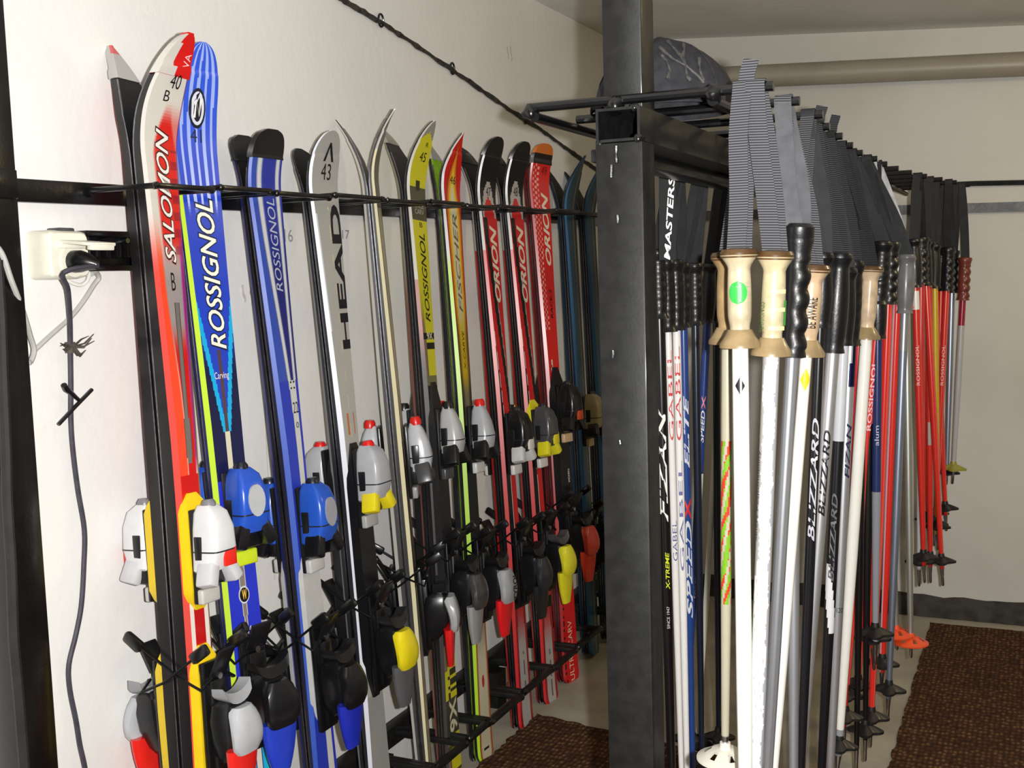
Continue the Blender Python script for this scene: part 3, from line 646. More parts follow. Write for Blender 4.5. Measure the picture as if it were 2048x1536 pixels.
# G: flame
def gG(gy, u):
    red = (206, 26, 18); ora = (232, 130, 24); yel = (228, 206, 60); crm = (216, 208, 176)
    au = abs(u); k = au + max(0, (430-gy)/190.)*1.15 if gy < 430 else au
    def ramp(k): return lerp(crm, yel, sm(k, .32, .5)) if k < .5 else (lerp(yel, ora, sm(k, .5, .72)) if k < .72 else lerp(ora, (150, 34, 14), sm(k, .72, .98)))
    c = ramp(k) if k < 1 else red
    if gy > 560: c = lerp(c, lerp((200, 172, 30), (96, 58, 24), sm(au, .3, .9)), sm(gy, 600, 690))
    if gy > 740: c = lerp(c, lerp((120, 114, 92), (44, 34, 28), sm(au, .2, .9)), sm(gy, 740, 800))
    if gy > 850: c = (16, 18, 22)
    if gy > 1190: c = lerp((110, 104, 90), (206, 198, 170), sm(gy, 1200, 1320)); c = lerp(c, (170, 70, 20), sm(au, .62, .95))
    if 1347 < gy < 1376 and au < .22*(1-abs((gy-1361)/15.)**2): c = (188, 24, 30)
    if 1492 < gy < 1497 and au < .4: c = (40, 36, 34)
    return c
bG = dict(toe=862, heel=1155, toe_col=(176, 178, 182), wing=(22, 22, 24), knob=(216, 28, 24), afd=(206, 206, 204), style='cone', heel_col=(20, 20, 22), ltext='TYROL', lever=(160, 162, 164), lever2=(224, 26, 34), riser=.010, k=1.12)
make_ski(PR['G'], 'outer', 'flame red and yellow ski, handwritten 46', gG, lambda gy, p, sg: (26, 28, 34) if p == 0 else lerp((206, 206, 206), (170, 214, 44), sm(gy, 500, 560)), W=(.1, .066, .084), tl=.16, th=.050, tip_e=1.5, tipw=.11, bind=bG, nu=30, segs=260, texts=(
    ('FISCHER', 626, 430, -.25, .35, (110, 96, 70), dict(shear=.25)), ('46', 370, 354, -.3, .35, BLACKI, HND), ('X-CARVE', 740, 662, -.15, .25, (50, 40, 20), dict(shear=.2))))
make_ski(PR['G'], 'inner', 'lime and grey ski, rear one of the flame pair handwritten 46', const((60, 60, 62)), lambda gy, p, sg: (26, 28, 34) if p == 0 else (40, 40, 44), base_col=(150, 200, 30), W=(.1, .066, .084), tl=.16, th=.045, tip_e=1.5, tipw=.11, dL=-.012, guard=(.05, None, gdK((168, 168, 160))), bind=bG, nu=4)
# H, I: red and black
def gH(gy, u):
    red = (202, 30, 34); c = red
    if gy < 440:
        d = (gy-365)/75. - u*u*1.1
        c = (18, 18, 20) if d < 0 else ((176, 172, 168) if d < .42 else red)
    if 440 < gy < 820:
        x0 = -.35+1.6*((gy-440)/380.)**1.6; 
        if x0-.55 < u < x0: c = (22, 20, 22)
        elif x0 <= u < x0+.14 and gy > 560: c = (150, 148, 140)
    if gy > 660:
        e = -1+1.0*sm(gy, 640, 1000)*.9
        if u < e: c = (18, 17, 19)
        elif u < e+.09: c = (220, 218, 214)
    if gy > 1195:
        m_ = sm(gy, 1195, 1300); c = lerp((196, 30, 36), (170, 166, 164), m_) if abs(u) < .5+.2*m_ else (150, 26, 34)
        if gy < 1215: c = (20, 18, 20)
        if abs(u-.1) < .13 and 1300 < gy < 1400 and gy % 40 < 30: c = (112, 90, 92)
    return c
sH = lambda gy, p, sg: (24, 20, 22) if p == 0 else ((190, 188, 186) if gy < 500 else (196, 34, 38))
bH = dict(toe=872, heel=1130, toe_col=(20, 20, 22), wing=(206, 206, 204), knob=(26, 26, 28), afd=(214, 214, 210), window=(224, 222, 214), heel_col=(18, 18, 20), lever=(40, 42, 48), lever2=(30, 32, 36), riser=.008, k=1.1)
txH = lambda n: (('ORION', 606, 452, -.22, .72, (226, 214, 190), dict(shear=.3, bold=.03)), (n, 394, 376, -.25, .3, BLACKI, HND))
blkguard = (.05, None, lambda q, u, un: (26, 25, 26))
make_ski(PR['H'], 'outer', 'red and black ski with round black tip, handwritten 47', gH, sH, W=(.1, .066, .084), tl=.17, th=.055, tip_e=2.6, tipw=.07, guard=blkguard, bind=bH, nu=18, texts=txH('47'))
make_ski(PR['H'], 'inner', 'black-based red ski with grey-black binding, behind the red ski handwritten 47', const((190, 28, 32)), sH, W=(.1, .066, .084), tl=.17, th=.06, tip_e=2.6, tipw=.07, dL=-.01, guard=blkguard, bind=bH, nu=4)
bI = dict(bH); bI.update(toe=862, heel=1105, toe_col=(70, 70, 72), wing=(224, 216, 40), plate=(222, 212, 40), plates=((800, 915),), knob=(30, 30, 30), lever=(220, 214, 44), lever2=(222, 214, 40), window=(222, 214, 40), cup=(70, 70, 74))
make_ski(PR['I'], 'outer', 'red and black ski with yellow binding, handwritten 48', gH, sH, W=(.1, .066, .084), tl=.17, th=.055, tip_e=2.6, tipw=.07, guard=blkguard, bind=bI, nu=18, texts=txH('48'))
make_ski(PR['I'], 'inner', 'black-based red ski with yellow binding, rear one of the yellow-bound red pair', const((190, 28, 32)), sH, W=(.1, .066, .084), tl=.17, th=.06, tip_e=2.6, tipw=.07, dL=.0, guard=blkguard, bind=bI, nu=4)
# J: red race ski with hatch
def gJ(gy, u):
    red = (212, 36, 34); c = red
    if u < -.25 and gy < 660 and ((gy+u*22) % 11) < 3.2: c = (236, 170, 160)
    if gy > 720:
        k = (gy-720)/150.; 
        if abs(u+.35) < .5*k*1.3: c = (26, 20, 22)
        elif abs(u+.35) < .5*k*1.3+.09: c = (224, 218, 214)
    if gy > 830: c = (40, 18, 22) if u < .2 else (22, 20, 22)
    if gy > 1085: c = (204, 20, 28)
    if gy > 1085 and u < -.75 and int(gy/7) % 2: c = (26, 20, 22)
    if 1140 < gy < 1215 and abs(u) < .16 and int(gy/14) % 2: c = (96, 8, 14)
    return c
bJ = dict(toe=815, heel=1065, toe_col=(20, 20, 22), wing=(24, 24, 26), knob=(30, 30, 30), window=(238, 92, 40), afd=(206, 176, 140), heel_col=(18, 18, 20), lever=(228, 78, 54), lever2=(226, 66, 40), plate=(18, 18, 20), plates=((735, 1085),), riser=.02, k=1.1)
gdJ = (.06, None, lambda q, u, un: (200, 110, 44) if q > .35 and not un else (26, 22, 22))
make_ski(PR['J'], 'outer', 'red race ski with white hatching and orange binding, last bright pair', gJ, sidec((90, 24, 28), (176, 34, 36)), W=(.108, .070, .088), tl=.14, th=.036, tip_e=3., tipw=.06, guard=gdJ, bind=bJ, nu=18, texts=(
    ('ORION', 532, 386, -.05, .72, (228, 218, 196), dict(shear=.3, bold=.03)), ('RACE-2', 638, 580, .1, .5, (24, 16, 16), dict(shear=.15, bold=.02)), ('49', 352, 334, 0, .6, (110, 14, 14), HND),
    ('ULTRA CARV', 1358, 1240, -.35, .3, (220, 206, 176), dict(bold=.0)), ('ORION', 938, 965, .25, .6, WHITE, dict(h=.021, shear=.2, bold=.01))))
make_ski(PR['J'], 'inner', 'red ski with orange-black tip cap, rear one of the last bright pair', const((190, 30, 32)), sidec((90, 24, 28), (176, 34, 36)), base_col=(150, 30, 34), W=(.106, .070, .088), tl=.14, th=.045, tip_e=3., tipw=.06, dL=-.008, guard=gdJ, bind=bJ, nu=4)
# K, L: dark teal pairs in the corner
bK = dict(toe=830, heel=1080, toe_col=(150, 140, 96), wing=(24, 24, 26), knob=(20, 20, 20), afd=(176, 160, 110), heel_col=(18, 18, 20), lever=(30, 30, 32), riser=.006, k=1.05)
gK = lambda gy, u: (22, 66, 88) if u < .25 else ((110, 104, 70) if u < .45 else (16, 44, 60))
for kk, lb in (('K', 'next to the last red pair'), ('L', 'half hidden behind the black pole-rack post')):
    make_ski(PR[kk], 'outer', 'dark teal ski in the shaded corner, ' + lb, gK, sidec((16, 40, 60), (30, 82, 120)), W=(.096, .066, .084), tl=.2, th=.07, tip_e=1.6, tipw=.13, bind=bK, texts=(('50' if kk == 'K' else '51', 412, 402, -.3, .3, (90, 80, 60), HND),), nu=8)
    make_ski(PR[kk], 'inner', 'dark-based rear ski of the teal pair ' + lb, const((20, 50, 66)), sidec((16, 30, 44), (22, 56, 80)), W=(.096, .066, .084), tl=.2, th=.07, tip_e=1.6, tipw=.13, dL=-.01, bind=bK, nu=4)

# ------------------------------------------------------------------ pole rack: post, beam, top rods
RX0, RX1 = .924, .998; RY = 1.585; RODZ = 1.552
ORG = (.961, RY+.04, 0)
rk = thing('pole_rack', 'black welded steel pole rack with post, beam and top rods in the middle', 'pole rack', ORG)
b = MB(); b.boxat((RX0, RY, 0), (RX1, RY+.058, 1.487), .004); b.build('rack_post', M_BLKW, rk, ORG)
b = MB(); b.boxat((RX0-.04, RY-.03, 0), (RX1+.04, RY+.11, .006)); b.build('post_foot', M_BLKW, rk, ORG)
b = MB(); b.boxat((RX0+.002, 4.16, 0), (RX1-.002, 4.23, 1.487), .004); b.build('rack_post', M_BLKW, rk, ORG)
# hollow box beam running back from the post
bz0, bz1 = 1.488, 1.537; bx0, bx1, t_ = RX0+.002, RX1-.004, .004
b = MB()
for (lo, hi) in (((bx0, RY+.001, bz0), (bx1, 4.24, bz0+t_)), ((bx0, RY+.001, bz1-t_), (bx1, 4.24, bz1)), ((bx0, RY+.001, bz0+t_), (bx0+t_, 4.24, bz1-t_)), ((bx1-t_, RY+.001, bz0+t_), (bx1, 4.24, bz1-t_))): b.boxat(lo, hi)
b.build('hollow_beam', M_BLKW, rk, ORG)
b = MB(); b.boxat((RX0-.03, RY+.06, 1.466), (RX0+.02, 4.16, 1.486), .003); b.build('support_rail', M_BLK, rk, ORG)
b = MB(); b.boxat((.923, 1.628, 1.537), (.985, 1.690, ceil_z(.95)-.004), .004); b.build('ceiling_post', M_BLKW, rk, ORG)
rods = [1.612, 1.782, 1.965, 2.143, 2.32, 2.515, 2.70, 2.877, 3.05, 3.215, 3.39, 3.57, 3.75, 3.93, 4.11]
rx1 = [1.182, 1.186, 1.19, 1.172, 1.168, 1.16, 1.155, 1.165, 1.168, 1.178, 1.195, 1.22, 1.25, 1.28, 1.31]
for i, (y, xe) in enumerate(zip(rods, rx1)):
    b = MB(); b.cyl((.806 if i == 0 else .818+.012*random.random(), y, RODZ), (xe, y, RODZ-.002), .0072, 10); b.build('hook_rod', M_BLK, rk, ORG)
for x, z in ((.822, 1.536), (1.098, 1.536)):
    b = MB(); b.cyl((x, 1.60, z), (x, 4.2, z), .0078, 10); b.build('long_rod', M_BLK, rk, ORG)
for x, y, z, r in ((.812, 1.606, 1.544, .012), (.950, 1.606, 1.543, .014), (1.098, 1.606, 1.545, .014), (.99, 1.592, 1.49, .008), (.93, 1.592, 1.488, .007), (.985, 1.592, 1.535, .007)):
    b = MB(); q = bmesh.ops.create_icosphere(b.bm, subdivisions=2, radius=r)
    for v in q['verts']: v.co = v.co*random.uniform(.8, 1.2) + Vector((x, y, z))
    b.build('weld_bead', M_BLK, rk, ORG, smooth=60)
# runs and drips of gloss paint on the post front
for px, py, n in ((1232, 292, 5), (1222, 330, 4), (1236, 430, 3), (1226, 700, 3), (1240, 880, 2)):
    p = on(px, py, 1, RY); b = MB(); x, z = p[0], p[2]
    b.tube([(x+random.uniform(-.001, .001), RY-.0006, z-.006*k) for k in range(n)], [.002+random.random()*.0012 for _ in range(n)], 7); b.build('paint_drip', M_BLK, rk, ORG)

# ------------------------------------------------------------------ baseball cap on the rods
cc = Vector(on(1330, 180, 1, 1.86)); cc.z = RODZ+.010
cap = thing('baseball_cap', 'black baseball cap with embroidered monogram lying on top of the rack rods', 'cap', tuple(cc))
M_CAP = mat('navy_black_cotton', (52, 52, 56), .85, rgb2=(42, 42, 46), vscale=60, bump=.3, bscale=400, spec=.2)
CAPF = Vector((.05, -1, 0)).normalized(); CAPR = Vector((CAPF.y*-1, CAPF.x, 0))   # front toward the viewer, right = image right
def cap_pt(az, el, k=1.0):   # az 0 = front, positive to image right
    rx, ry, hz = .118*k, .125*k, .108*k
    e = math.cos(el); bul = 1 + .10*max(0, math.sin(el*1.2))*(max(0, math.cos(az))**2)
    return CAPR*(rx*e*math.sin(az)) + CAPF*(ry*e*math.cos(az)*bul) + Vector((0, 0, hz*math.sin(el)**.92 + .012*max(0, math.cos(az))*math.sin(el)))
for k in range(6):
    b = MB(); a0 = math.pi/3*k; rows = []
    for i in range(13):
        el = math.pi/2*i/12*.995; rows.append([cap_pt(a0+math.pi/3*j/10, el) for j in range(11)])
    inn = [[p*.965+Vector((0, 0, .0)) for p in r] for r in rows]
    for R_ in (rows, inn): b.loft(R_, False, False)
    b.build('crown_panel', M_CAP, cap)
    b = MB(); b.tube([cap_pt(a0, math.pi/2*i/12*.99, 1.006) for i in range(13)], .0013, 5); b.build('seam', M_CAP, cap)
b = MB(); b.tube([Vector((0, 0, .105)), Vector((0, 0, .112)), Vector((0, 0, .114))], [.008, .007, .003], 10); b.build('top_button', M_CAP, cap)
b = MB(); up, dn = [], []
for i in range(7):
    row = []
    for j in range(21):
        az = -1.15+2.3*j/20; q = i/6; base = cap_pt(az, .02); ext = .072*q*(math.cos(az*1.2)**.7 if abs(az*1.2) < 1.5 else 0)
        row.append(base + CAPF*ext + Vector((0, 0, .004-.010*(math.sin(az)**2)*q)))
    up.append(row)
for R_, dz in ((up, .0), (up, -.0035)): b.loft([[p+Vector((0, 0, dz)) for p in r] for r in R_], False, False)
b.build('brim', M_CAP, cap)
M_EMB = mat('raised_thread', (78, 75, 72), .6, rgb2=(50, 49, 50), vscale=120, bump=.3, bscale=500)
def stroke(pts, w_=.0055):
    b = MB(); P_ = []
    for (x, y) in pts: P_.append(cap_pt(x*1.05+.26, y, 1.018))
    fine = []
    for i in range(len(P_)-1):
        for k in range(5): fine.append(P_[i].lerp(P_[i+1], k/5))
    fine.append(P_[-1]); n = len(fine)
    b.tube(fine, [w_*(.45+.55*abs(2*i/(n-1)-1)**.8)*.62 for i in range(n)], 6); b.build('monogram_stroke', M_EMB, cap)
# interlocked N and Y, azimuth / elevation on the crown, read off the photo
for s_ in ([(-.02, .62), (.05, .52), (.08, .38), (.04, .26)], [(-.06, .80), (.02, .70), (.14, .56), (.30, .46), (.46, .30), (.52, .22)], [(.56, .60), (.52, .50), (.50, .38), (.52, .24)],
           [(.10, .98), (.16, .84), (.26, .62)], [(.42, .92), (.36, .76), (.28, .60)], [(.28, .62), (.30, .46), (.30, .30), (.34, .24)]): stroke(s_)

# ------------------------------------------------------------------ ski poles
M_WEB = {}
def webbing(rgb, ribs=True):
    key = (rgb, ribs)
    if key in M_WEB: return M_WEB[key]
    M = mat('strap_%d_%d_%d_%d' % (*rgb, ribs), rgb, .7, var=.25, vscale=40, spec=.3)
    if ribs:
        N = M.node_tree.nodes; L = M.node_tree.links; p = N['Principled BSDF']; tc = N.new('ShaderNodeTexCoord'); wv = N.new('ShaderNodeTexWave'); wv.wave_type = 'BANDS'; wv.bands_direction = 'Z'
        wv.inputs['Scale'].default_value = 85; wv.inputs['Distortion'].default_value = .3; L.new(tc.outputs['Object'], wv.inputs[0])
        r = N.new('ShaderNodeValToRGB'); r.color_ramp.elements[0].color = (*lin(tuple(x*.55 for x in rgb)), 1); r.color_ramp.elements[1].color = (*lin(tuple(min(255, x*1.35+12) for x in rgb)), 1)
        L.new(wv.outputs['Fac'], r.inputs[0]); L.new(r.outputs[0], p.inputs['Base Color'])
        bp = N.new('ShaderNodeBump'); bp.inputs['Distance'].default_value = .002; bp.inputs['Strength'].default_value = .7; L.new(wv.outputs['Fac'], bp.inputs['Height']); L.new(bp.outputs[0], p.inputs['Normal'])
    M_WEB[key] = M; return M
def rubber(rgb): return M_RUB if sum(rgb) < 70 else mat('grip_%d_%d_%d' % rgb, rgb, .35, rgb2=tuple(int(x*.86) for x in rgb), vscale=35, coat=.2, spec=.4)
BEIGE = (194, 180, 150)
def make_pole(label, top, low, Y, L=1.16, tip=False, r=.0092, col=(200, 200, 204), grip='ribbed', gcol=(16, 16, 18), strap=(40, 40, 42), ribs=False, basket=(24, 24, 24), bstyle='lobed', btz=.085, texts=(), hook=None, glen=.135, left=False, sw=.022, twist=None, strapless=False, res=1, metal=False, gs=1.15, tail=None):
    if isinstance(Y, tuple): P1 = on(*top, 0, Y[1]); Y = min(P1[1], 4.16)
    T = on(*top, 1, Y); B = on(*low, 1, Y); a = (T-B)/np.linalg.norm(T-B)
    if tip: L = float(np.linalg.norm(T-B))
    O = T - a*L; az = V(a); tocam = V(CAM-T); X = (tocam-az*tocam.dot(az)).normalized(); Yv = az.cross(X)
    mw = Matrix((X, Yv, az)).transposed().to_4x4(); mw.translation = V(O); inv = mw.inverted()
    root = thing('ski_pole', label, 'ski pole', mw=mw, group='ski poles hanging from the rack')
    gyf = lambda z: proj(O+a*z)[1]
    def Z(y):
        lo, hi = -.3, 1.5
        for _ in range(32):
            mid = (lo+hi)/2
            if gyf(mid) > y: lo = mid
            else: hi = mid
        return (lo+hi)/2
    rad = lambda z: r*(1 if z > L*.45 else .62+.38*(max(z, 0)/(L*.45)))
    # shaft
    bm = bmesh.new(); cl = bm.loops.layers.float_color.new('Col'); n = 12*res; nz = 70*(res*res if res > 1 else 1); zs = np.linspace(.055, L-.02, nz); rows = []
    for z in zs: rows.append([bm.verts.new((rad(z)*math.cos(2*math.pi*k/n), rad(z)*math.sin(2*math.pi*k/n), z)) for k in range(n)])
    for i in range(nz-1):
        zc = (zs[i]+zs[i+1])/2; g_ = gyf(zc)
        for k in range(n):
            f = bm.faces.new((rows[i][k], rows[i][(k+1) % n], rows[i+1][(k+1) % n], rows[i+1][k]))
            c = (*lin(col(g_, ((k+.5)/n*360+180) % 360-180) if callable(col) else col), 1)
            for lp in f.loops: lp[cl] = c
    bm.faces.new(rows[0][::-1]); bm.faces.new(rows[-1])
    me = bpy.data.meshes.new('shaft'); bm.to_mesh(me); bm.free()
    for p in me.polygons: p.use_smooth = True
    mk('shaft', me, M_SHAFTM if metal else M_SHAFT, root)
    b = MB(); b.tube([(0, 0, 0), (0, 0, .004), (0, 0, .03), (0, 0, .058)], [.0022, .0042, .0046, rad(.06)*.96], 10); b.build('steel_tip', M_STEEL, root)
    # basket
    if basket:
        b = MB(); rb_ = .043; N_ = 36; zb_ = btz
        if bstyle == 'lobed':
            rr = lambda k: rb_*(.80+.20*math.cos(k/N_*2*math.pi*4)); secs = []
            for (q, dz) in ((.22, .010), (.6, .004), (1.0, -.004), (1.0, -.010), (.6, -.004), (.22, -.006)):
                secs.append([Vector((rr(k)*q*math.cos(2*math.pi*k/N_), rr(k)*q*math.sin(2*math.pi*k/N_), zb_+dz)) for k in range(N_)])
            b.loft(secs, False); b.loft([secs[-1], secs[0]], False)
        else:
            rs = (.010, .022, .034, .046); zz = (.010, .008, .0, -.006)
            for i in range(3):
                for k in range(N_):
                    if i == 1 and (k % 6) in (1, 2): continue
                    for hs in (0, -.003):
                        p = [Vector((rs[ii]*math.cos(2*math.pi*kk/N_), rs[ii]*math.sin(2*math.pi*kk/N_), zb_+zz[ii]+hs)) for ii, kk in ((i, k), (i, k+1), (i+1, k+1), (i+1, k))]
                        b.bm.faces.new([b.bm.verts.new(v) for v in p])
            bmesh.ops.remove_doubles(b.bm, verts=b.bm.verts, dist=1e-5)
        BK = b.build('basket', plastic(basket, .5), root)
        b = MB(); b.tube([(0, 0, zb_-.014), (0, 0, zb_+.006), (0, 0, zb_+.020)], [.0085, .011, .0085], 12); b.build('basket_hub', plastic(basket, .5), BK)
    # grip
    g0 = L-glen; secs = []; nn = 20; m_ = 34; ridge = []
    for i in range(m_+1):
        t = i/m_; z = g0+glen*t
        if grip == 'flared': base = .0150+.0022*math.sin(math.pi*t); base += .014*max(0, (.12-t)/.12)**1.3 + .0125*max(0, (t-.86)/.14)**1.2 - .002*math.exp(-((t-.2)/.07)**2)
        elif grip == 'finger': base = .0145+.003*max(0, (t-.85)/.15) + .003*max(0, (.08-t)/.08)
        elif grip == 'smooth': base = .0130+.0035*math.sin(math.pi*min(1, t*1.1))+.003*max(0, (.07-t)/.07)+.005*max(0, (t-.9)/.1)
        else: base = .0135+.0025*math.sin(math.pi*t)+.006*max(0, (t-.90)/.1)**.7+.005*max(0, (.08-t)/.08)
        ring = []
        for k in range(nn):
            th = 2*math.pi*k/nn; rr_ = base*(gs if grip != 'flared' else 1)
            if grip == 'finger' and .08 < t < .86: rr_ += .0045*max(0, math.cos(th-1.1))**1.5*(abs(math.sin(t*math.pi*5.0))*1.4-.5)
            if grip == 'ribbed' and .15 < t < .85: rr_ += .0008*max(0, math.cos(th-.3))*math.sin(t*math.pi*13)
            if grip == 'ridged' : rr_ += .0
            ring.append(Vector((rr_*math.cos(th), rr_*math.sin(th), z)))
        secs.append(ring)
    b = MB(); b.loft(secs); G = b.build('grip', rubber(gcol), root, smooth=50)
    b = MB(); tcol = (88, 62, 34) if grip == 'flared' else gcol
    tr = .0270 if grip == 'flared' else (.0165 if grip != 'finger' else .0185)*gs
    b.tube([(0, 0, L-.004), (0, 0, L+.003), (0, 0, L+.008), (0, 0, L+.010)], [tr*.96, tr, tr*.9, tr*.5], 20); b.build('grip_cap', rubber(tcol), G)
    if grip == 'flared':
        b = MB(); b.tube([(0, 0, g0-.004), (0, 0, g0+.002), (0, 0, g0+.012), (0, 0, g0+.022)], [.0295, .0292, .0225, .0172], 20); b.build('grip_flange', rubber((150, 128, 92)), G)
    # strap loop up to a hook rod
    if not strapless:
        hy = min(rods, key=lambda q: abs(q-(hook if hook else Y))); hi = rods.index(hy)
        hx = (rx1[hi]-.022-.018*random.random()) if not left else .845+.03*random.random()
        if left: hx = max(.835, min(.9, T[0]))
        else: hx = max(1.112, min(rx1[hi]-.024, T[0]+.006))
        tp = V(T)+V(a)*.004; H = Vector((hx, hy, RODZ)); sg = random.uniform(-.004, .004)
        f1 = tp + Vector((-.003, -.005, 0)); f2 = tp + Vector((.004, .005, 0))
        path = [f1, f1.lerp(H+Vector((0, -.0095, 0)), .33)+Vector((-.001+sg, -.006, 0)), f1.lerp(H+Vector((0, -.0095, 0)), .7)+Vector((-.002, -.003, 0)), H+Vector((0, -.0098, -.004)), H+Vector((0, -.006, .0075)), H+Vector((0, .006, .0075)), H+Vector((0, .0098, -.004)),
                f2.lerp(H+Vector((0, .0095, 0)), .7)+Vector((.002, .003, 0)), f2.lerp(H+Vector((0, .0095, 0)), .35)+Vector((.003-sg, .008, 0)), f2]
        sp = []
        for i in range(len(path)-1):
            for k in range(3):
                t = k/3; p0, p1, p2, p3 = path[max(i-1, 0)], path[i], path[i+1], path[min(i+2, len(path)-1)]
                sp.append(.5*((2*p1)+(-p0+p2)*t+(2*p0-5*p1+4*p2-p3)*t*t+(-p0+3*p1-3*p2+p3)*t**3))
        sp.append(path[-1]); nS = len(sp)
        tw = twist if twist is not None else random.uniform(-.5, .35)
        wd = []
        for i in range(nS):
            q = abs(2*i/(nS-1)-1); an = tw*q; wd.append(Vector((math.cos(an), math.sin(an), 0)))
        b = MB(); b.ribbon(sp, wd, sw, .0016)
        for v in b.bm.verts: v.co = inv @ v.co
        ST = b.build('strap', webbing(strap, ribs), root, smooth=60)
        if tail:
            b = MB(); q = H+Vector((.004, 0, .008)); b.ribbon([q, q+Vector((tail*.06, -.001, tail*.4)), q+Vector((tail*.16, .001, tail*.75)), q+Vector((tail*.22, .003, tail))], (1, .1, 0), sw*.8, .0016)
            for v in b.bm.verts: v.co = inv @ v.co
            b.build('strap_tail', webbing(strap, ribs), ST)
    for tx in texts:
        body, y0, y1, th0, hgt, rgb = tx[:6]; o = tx[6] if len(tx) > 6 else {}
        za, zb2 = Z(y0), Z(y1)
        def fn(x, y, za=za, zb2=zb2, th0=th0, hgt=hgt, o=o):
            if o.get('across'): z = za+(zb2-za)*y; th = math.radians(th0)+(x-.5)*hgt/r
            else: z = za+(zb2-za)*x; th = math.radians(th0)+(.5-y)*hgt/r
            rr_ = (o.get('r') or rad(z))+.0011; return (rr_*math.cos(th), rr_*math.sin(th), z)
        textmesh('lettering', body, fn, ink(rgb), root, o.get('shear', 0), o.get('bold', 0))
    return dict(root=root, Z=Z, rad=rad, L=L, G=G)
def patch(d, name, y0, y1, th0, dth, rgb, shape=None, rr=None, n=10):
    """printed patch wrapped on a shaft or grip"""
    za, zb_ = d['Z'](y0), d['Z'](y1); vs, fs = [], []
    for i in range(n+1):
        for j in range(n+1):
            u, v = i/n*2-1, j/n*2-1; z = (za+zb_)/2+(zb_-za)/2*v; w_ = shape(v) if shape else 1
            th = math.radians(th0+dth*u*w_); r_ = (rr or d['rad'](z))+.0006; vs.append((r_*math.cos(th), r_*math.sin(th), z))
    for i in range(n):
        for j in range(n): k = i*(n+1)+j; fs.append((k, k+n+1, k+n+2, k+1))
    me = bpy.data.meshes.new(name); me.from_pydata(vs, [], fs); return mk(name, me, ink(rgb), d['root'])
WH = (238, 237, 232); SIL = (176, 178, 184); REDP = (214, 44, 34); STR = (70, 70, 74)
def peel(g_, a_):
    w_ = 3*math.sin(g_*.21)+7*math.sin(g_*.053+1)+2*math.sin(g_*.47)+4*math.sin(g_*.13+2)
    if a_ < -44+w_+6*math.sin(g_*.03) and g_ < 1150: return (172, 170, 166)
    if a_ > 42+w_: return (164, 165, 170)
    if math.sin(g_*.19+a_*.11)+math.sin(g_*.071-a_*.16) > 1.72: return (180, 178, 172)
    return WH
def sheen(c, m_): return lambda g_, a_: m_ if (18 < a_ < 60) else c  # highlight put into the shaft colour as a lighter lengthwise strip
# --- near right-hand row
d1 = make_pole('white pole, beige grip printed with green globe, nearest on the rack', (1478, 510), (1490, 1500), 1.60, tail=.030, r=.0118, col=WH, grip='flared', gcol=BEIGE, strap=STR, ribs=True, sw=.027, hook=1.6, glen=.128)
patch(d1, 'diamond_mark', 788, 752, -4, 34, (22, 22, 24), lambda v: 1-abs(v)); patch(d1, 'diamond_split', 790, 750, 2, 5, WH, None, .0121)
patch(d1, 'green_globe_print', 608, 562, -8, 44, (52, 176, 72), lambda v: math.sqrt(max(0, 1-v*v)), .0176); patch(d1, 'print_line', 574, 573, 10, 50, (96, 150, 96), None, .0180, 4)
d2 = make_pole('short pale pole with red and green zigzags and a white basket, behind the green-globe pole', (1456, 516), (1450, 1536), 1.74, tip=True, res=2, r=.0092, col=lambda g_, a_: ((196, 60, 40) if (g_+abs((g_*.5) % 60-30)+a_*.6) % 60 < 24 else (120, 170, 40)) if 880 < g_ < 1205 and (g_+a_) % 90 < 60 else (176, 170, 148), grip='flared', gcol=(170, 142, 98), strap=STR, ribs=True, glen=.13, basket=(222, 218, 204), bstyle='holes', btz=.024, hook=1.78)
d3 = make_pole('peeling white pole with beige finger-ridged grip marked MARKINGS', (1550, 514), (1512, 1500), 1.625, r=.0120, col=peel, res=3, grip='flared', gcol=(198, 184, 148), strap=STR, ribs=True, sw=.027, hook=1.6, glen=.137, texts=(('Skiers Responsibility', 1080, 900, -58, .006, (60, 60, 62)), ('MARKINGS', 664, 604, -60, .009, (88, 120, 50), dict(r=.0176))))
for yy in (582, 618, 655): patch(d3, 'finger_ridge', yy+4, yy-4, 20, 36, (240, 212, 150), lambda v: 1, .0196, 6)
patch(d3, 'green_print', 650, 600, 72, 18, (66, 150, 60), None, .0180)
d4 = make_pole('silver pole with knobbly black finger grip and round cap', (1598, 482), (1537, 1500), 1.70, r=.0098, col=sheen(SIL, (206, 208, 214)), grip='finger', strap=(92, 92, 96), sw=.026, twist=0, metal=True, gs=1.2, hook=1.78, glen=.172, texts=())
b = MB(); b.tube([(0, 0, d4['L']-.006), (0, 0, d4['L']+.004), (0, 0, d4['L']+.020), (0, 0, d4['L']+.026)], [.016, .0215, .0215, .015], 20); b.build('round_cap', M_RUB, d4['G'])
make_pole('plain silver pole tucked behind the knobbly black grip', (1588, 530), (1587, 1500), 1.86, metal=True, r=.0095, col=(196, 198, 204), grip='smooth', strap=(60, 60, 62), ribs=True, hook=1.96)
d6 = make_pole('white pole with yellow diamond and beige grip marked BE AWARE', (1626, 540), (1550, 1500), 1.83, r=.0094, col=(232, 230, 222), grip='flared', gcol=(204, 174, 140), strap=STR, ribs=True, sw=.024, hook=1.78, glen=.133, texts=(('BE AWARE', 655, 594, 12, .0075, (34, 26, 22), dict(r=.0182, bold=.01)),))
patch(d6, 'yellow_diamond', 780, 736, 10, 50, (232, 200, 30), lambda v: 1-abs(v)*.9)
